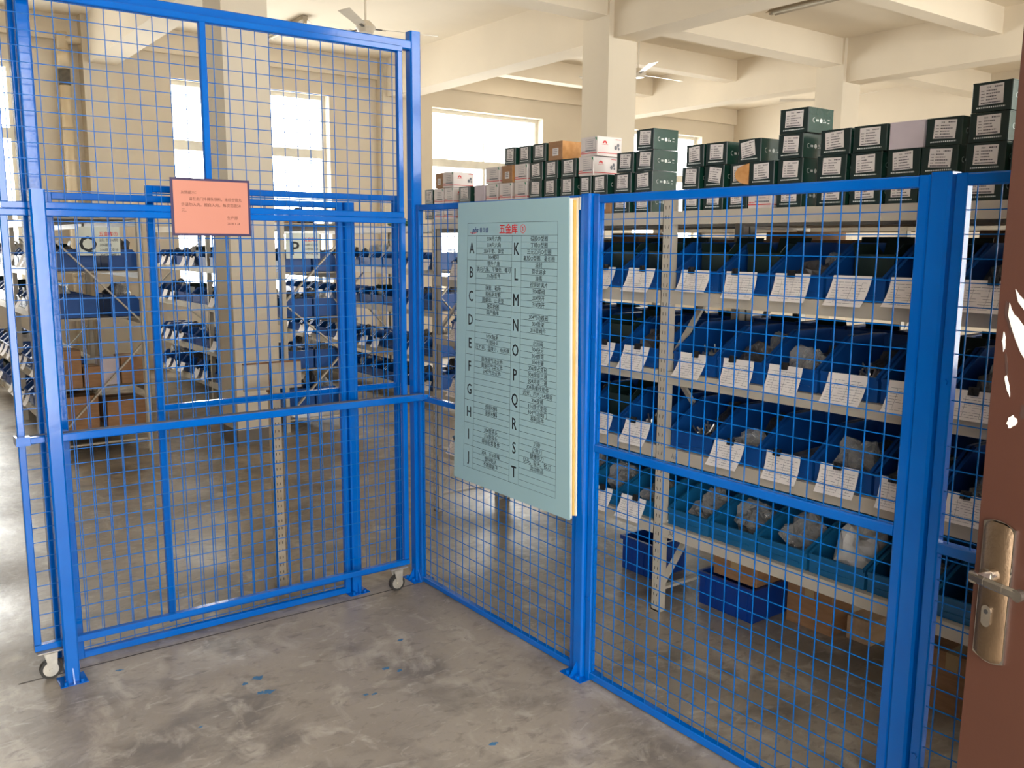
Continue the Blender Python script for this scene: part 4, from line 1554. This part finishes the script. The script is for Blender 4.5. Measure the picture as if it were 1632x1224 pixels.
for key, R in FAR.items():
    rr = random.Random(ord(key))
    rack(RLAB[key], R['x'], R['d'], R['y'], R['lv'], 1.87, bh=0.06, zig=ZIG.get(key))
    for li in (1, 2, 3, 4):
        z = R['lv'][li] + 0.001
        idx = 0
        for ya, yb in zip(R['y'][:-1], R['y'][1:]):
            for i in range(7):
                y = ya + 0.175 + i * 0.2585
                idx += 1
                if key == 'Q' and li >= 3 and idx <= 2:
                    continue
                where = '%s bin from near end, %s, %s' % (ORD[idx - 1], SH_NAME[li], R['ref'])
                o = inst('parts_bin', BIN_FAR, (R['x'] + 0.016, y, z))
                tag(o, 'blue bin, %s from near end, %s of the %s' % (ORD[idx - 1], SH_NAME[li], R['ref']), 'bin',
                    'parts bins on the far racks')
                kd = rr.choice(['dark', 'bag', 'dark', 'white', 'box', 'white'])
                if idx <= 2:
                    kd = 'dark'
                if key == 'P' and (li, idx) == (2, 8):
                    kd = 'red'
                if kd == 'box':
                    content('box', R['x'] + 0.12, y, z + 0.006, where, rr.uniform(-0.05, 0.05), 0)
                else:
                    content(kd, R['x'] + 0.165, y, z + 0.006, where, 0.0, rr.randrange(12), 0.85, rr.uniform(1.0, 1.45))
                if rr.random() < 0.55:
                    slip((R['x'] - 0.0045, y, z + 0.098), 'white record slip on the ' + where, rr.randrange(50), 0.0,
                         clip=rr.random() < 0.6, small=True)
        # bins of the other face, seen on the end frame
        for i in range(2):
            if key == 'Q' and li >= 3:
                continue
            y = R['y'][0] + 0.175 + i * 0.2585
            o = inst('parts_bin', BIN_FAR, (R['x'] + R['d'] - 0.010, y, z), (0, 0, math.pi), (0.78, 1, 1))
            tag(o, 'blue bin facing the far aisle, %s from near end, %s, %s' % (ORD[i], SH_NAME[li], R['ref']), 'bin',
                'parts bins on the far racks')
            content('dark' if (i + li) % 2 else 'bag', R['x'] + R['d'] - 0.125, y, z + 0.006,
                    '%s far-aisle bin, %s, %s' % (ORD[i], SH_NAME[li], R['ref']), 0.0, li + i, 0.75, 1.5)

# cartons and oddments on the far racks
QB = [(-0.825, 3.78, 0.531, 0.13, 0.25, 0.28), (-0.69, 3.76, 0.531, 0.12, 0.22, 0.15), (-0.55, 3.80, 0.531, 0.13, 0.22, 0.20),
      (-0.395, 3.80, 0.531, 0.16, 0.24, 0.21)]
for i, (x, y, z, a, b, c) in enumerate(QB):
    big_carton((x, y, z), a, b, c, '%s box, %s along the lower shelf of the rack with the Q sign' % ('pale grey' if i == 2 else 'brown cardboard', ORD[i]),
               m=LILAC if i == 2 else KRAFT)
big_carton((-0.78, 3.80, 0.211), 0.24, 0.30, 0.25, 'wide brown cardboard box on the bottom shelf of the rack with the Q sign')
big_carton((-0.46, 3.80, 0.211), 0.28, 0.30, 0.20, 'low brown cardboard box on the bottom shelf of the rack with the Q sign')
for i, (x, y, a, b, c, m) in enumerate(((0.95, 3.85, 0.16, 0.24, 0.10, KRAFT),)):
    big_carton((x, y, 1.791), a, b, c, 'brown cardboard box on top of the rack with the P sign')
o = inst('plastic_bag', DARKS[1], (1.20, 4.05, 1.791), (0, 0, 0.3), (1.2, 1.2, 1.4))
tag(o, 'black plastic bag on top of the rack with the P sign', 'bag')
o = inst('film_roll', lump_mesh(31, 0.22, 0.16, 0.05, GREENSH, 'green_film_lump', 0.3), (1.95 + 0.62, 4.6, 1.791), (0, 0, 0.2))
tag(o, 'folded green film on top of the rack past the P sign', 'film')
for i, (x, y) in enumerate(((-0.80, 3.85), (-0.59, 3.87), (-0.39, 3.88))):
    o = inst('plastic_bag', (DARKS + BAGS)[i + 1], (x, y, 1.801), (0, 0, i), (0.7, 0.9, 0.9))
    tag(o, '%s small bag along the top of the rack with the Q sign' % ORD[i], 'bag')

# ---- rack further in, behind the long rack, with a few white parcels
rack('beige storage rack one aisle behind the long rack', 2.65, 0.5, [1.05, -0.86, -2.77], [1.763, 1.433, 1.09, 0.757, 0.412], 1.82)
k = 0
for y in [0.80, 0.40, 0.0, -0.40, -1.12, -1.50, -1.88, -2.26, -2.56]:
    big_carton((2.90, y, 1.434), 0.30, 0.26, 0.17 + 0.06 * ((k * 7) % 3) / 2, 'pale parcel, %s along the row behind the long rack' % ORD[k],
               m=[WHITEB, LILAC, KRAFT][k % 3], tape=False, group='parcels behind the long rack')
    k += 1

# ---- letter signs on the end frames
def rack_sign(letter, x0, x1, z0, z1, y, rows, label):
    s = thing('rack_sign', label, 'sign', ((x0 + x1) / 2, y, z0))
    part(MB().box(x0, x1, y - 0.004, y, z0, z1), 'plate', mat('sign_cream', (0.72, 0.76, 0.68), 0.5), s)
    fn = lambda u, v: (u, y - 0.0046, v)
    w, h = x1 - x0, z1 - z0
    m = MB()
    put_text(m, letter, fn, x0 + w * 0.27, z0 + h * 0.42, h * 0.74)
    for i, t in enumerate(rows):
        put_text(m, t, fn, x0 + w * 0.53, z0 + h * (0.54 - 0.17 * i), h * 0.115, maxw=w * 0.42, align='l')
    part(m, 'lettering', SIGNINK, s)
    m = MB()
    put_text(m, '五金库①', fn, x0 + w * 0.53, z0 + h * 0.75, h * 0.17, maxw=w * 0.42, align='l')
    part(m, 'red_title', SIGNRED, s)


rack_sign('Q', -0.760, -0.456, 1.520, 1.730, 3.565, RIGHT_ROWS[24:28], 'cream sign with a black letter Q on the end of a rack')
rack_sign('P', 0.853, 1.157, 1.490, 1.703, 3.575, RIGHT_ROWS[20:23], 'cream sign with a black letter P on the end of a rack')

# ---- rusty stand behind the fence
rs = thing('steel_stand', 'white steel stand with rusty edges behind the sliding gate', 'stand', (-0.585, 0.30, 0))
part(MB().box(-0.606, -0.603, 0.285, 0.325, 0.0, 1.078).box(-0.606, -0.561, 0.285, 0.288, 0.0, 1.078), 'post', RUSTY, rs)
part(MB().box(-0.612, -0.6065, 0.2835, 0.3265, 0.94, 1.080), 'rusty_corner', RUST, rs)
part(MB().box(-0.730, -0.613, 0.286, 0.300, 0.955, 1.076), 'panel', RUSTY, rs)
part(MB().box(-0.603, -0.456, 0.286, 0.300, 0.955, 1.076).box(-0.5605, -0.456, 0.284, 0.2855, 0.955, 1.076), 'panel', RUSTY, rs)
part(MB().box(-0.730, -0.456, 0.2845, 0.302, 1.0765, 1.082), 'rusty_edge', RUST, rs)
hs = MB()
for i in range(24):
    for dx in (0.014, 0.030):
        hs.box(-0.606 + dx, -0.606 + dx + 0.003, 0.2842, 0.2849, 0.03 + i * 0.036, 0.042 + i * 0.036)
part(hs, 'slots', HOLE, rs)

# ---- ceiling fans
def fan(x, y, z, ang, label):
    f = thing('ceiling_fan', label, 'fan', (x, y, z), 'ceiling fans')
    part(MB().cyl((x, y, CEIL - 0.10), (x, y, CEIL - 0.001), 0.035, 14, 0.055), 'canopy', FANM, f)
    part(MB().cyl((x, y, z + 0.05), (x, y, CEIL - 0.09), 0.011, 10), 'rod', FANM, f)
    part(MB().cyl((x, y, z - 0.05), (x, y, z), 0.07, 20, 0.10).cyl((x, y, z), (x, y, z + 0.06), 0.10, 20, 0.045), 'motor', FANM, f)
    for k in range(3):
        a = math.radians(ang + 120 * k)
        d = Vector((math.cos(a), math.sin(a), 0))
        s = Vector((-math.sin(a), math.cos(a), 0.18)).normalized()
        c = Vector((x, y, z - 0.01))
        pts = [c + d * 0.16 - s * 0.045, c + d * 0.72 - s * 0.065, c + d * 0.74 + s * 0.05, c + d * 0.16 + s * 0.045]
        b = part(MB().prism(pts, (0, 0, 0.004)), 'blade', FANM, f)
        ir = MB().tube(c + d * 0.08, c + d * 0.20, 0.03, 0.006, (0, 0, 1), 0)
        io = part(ir, 'blade_iron', BLACK, f)
        io.parent = b


fan(2.10, 4.46, 3.67, -12, 'ceiling fan hanging over the sliding gate side of the room')
fan(5.80, 4.52, 3.67, 0, 'ceiling fan half hidden by the column above the cartons')
fan(9.30, 4.20, 3.67, 20, 'ceiling fan behind the far column')


# ---- fluorescent battens
def batten(x, y0, y1, z, label):
    l = thing('ceiling_light', label, 'lamp', (x, (y0 + y1) / 2, z), 'ceiling battens')
    part(MB().box(x - 0.03, x + 0.03, y0, y1, z + 0.03, z + 0.075), 'housing', LAMPM, l)
    part(MB().prism([(x - 0.03, y0, z + 0.03), (x - 0.085, y0, z), (x - 0.085, y0, z + 0.004), (x - 0.03, y0, z + 0.036)], (0, y1 - y0, 0)),
         'reflector', LAMPM, l)
    part(MB().prism([(x + 0.03, y0, z + 0.03), (x + 0.085, y0, z), (x + 0.085, y0, z + 0.004), (x + 0.03, y0, z + 0.036)], (0, y1 - y0, 0)),
         'reflector', LAMPM, l)
    part(MB().cyl((x, y0 + 0.03, z + 0.008), (x, y1 - 0.03, z + 0.008), 0.013, 10), 'tube', TUBEM, l)
    for yy in (y0 + 0.012, y1 - 0.012):
        part(MB().box(x - 0.02, x + 0.02, yy - 0.012, yy + 0.012, z - 0.008, z + 0.03), 'lamp_holder', LAMPM, l)
    for yy in (y0 + 0.2, y1 - 0.2):
        if CEIL - z > 0.09:
            part(MB().cyl((x, yy, z + 0.075), (x, yy, CEIL - 0.001), 0.004, 6), 'hanger', LAMPM, l)


batten(6.25, 1.75, 2.95, 4.12, 'fluorescent batten over the long rack, nearest the camera')
batten(9.74, 5.86, 7.20, 4.10, 'fluorescent batten in the far corner bay')
batten(2.37, 6.45, 7.55, 4.12, 'fluorescent batten over the rack with the P sign')
batten(5.55, 7.05, 8.0, 4.12, 'fluorescent batten tucked behind the rearmost beam')

# ---- drain pipe in the corner by the pilaster
dpipe = thing('drain_pipe', 'cream drain pipe with blackened joint running up the back wall', 'pipe', (0.10, 8.06, 0))
part(MB().cyl((0.10, 8.06, 0.0), (0.10, 8.06, 3.40), 0.058, 18), 'pipe', PIPEM, dpipe, True)
part(MB().cyl((0.10, 8.06, 3.40), (0.10, 8.06, 3.58), 0.062, 18), 'blackened_joint', MOULD, dpipe, True)
part(MB().cyl((0.10, 8.06, 3.58), (0.10, 8.06, 3.80), 0.068, 18), 'coupling', PIPEM, dpipe, True)
part(MB().cyl((0.10, 8.06, 3.80), (0.10, 8.06, 3.985), 0.060, 18), 'pipe', PIPEM, dpipe, True)
part(MB().cyl((0.10, 8.06, 3.90), (0.345, 8.04, 3.93), 0.052, 16), 'side_branch', PIPEM, dpipe, True)
for z in (1.2, 2.9):
    part(MB().cyl((0.10, 8.06, z), (0.10, 8.06, z + 0.03), 0.062, 18), 'bracket', RUSTY, dpipe, True)
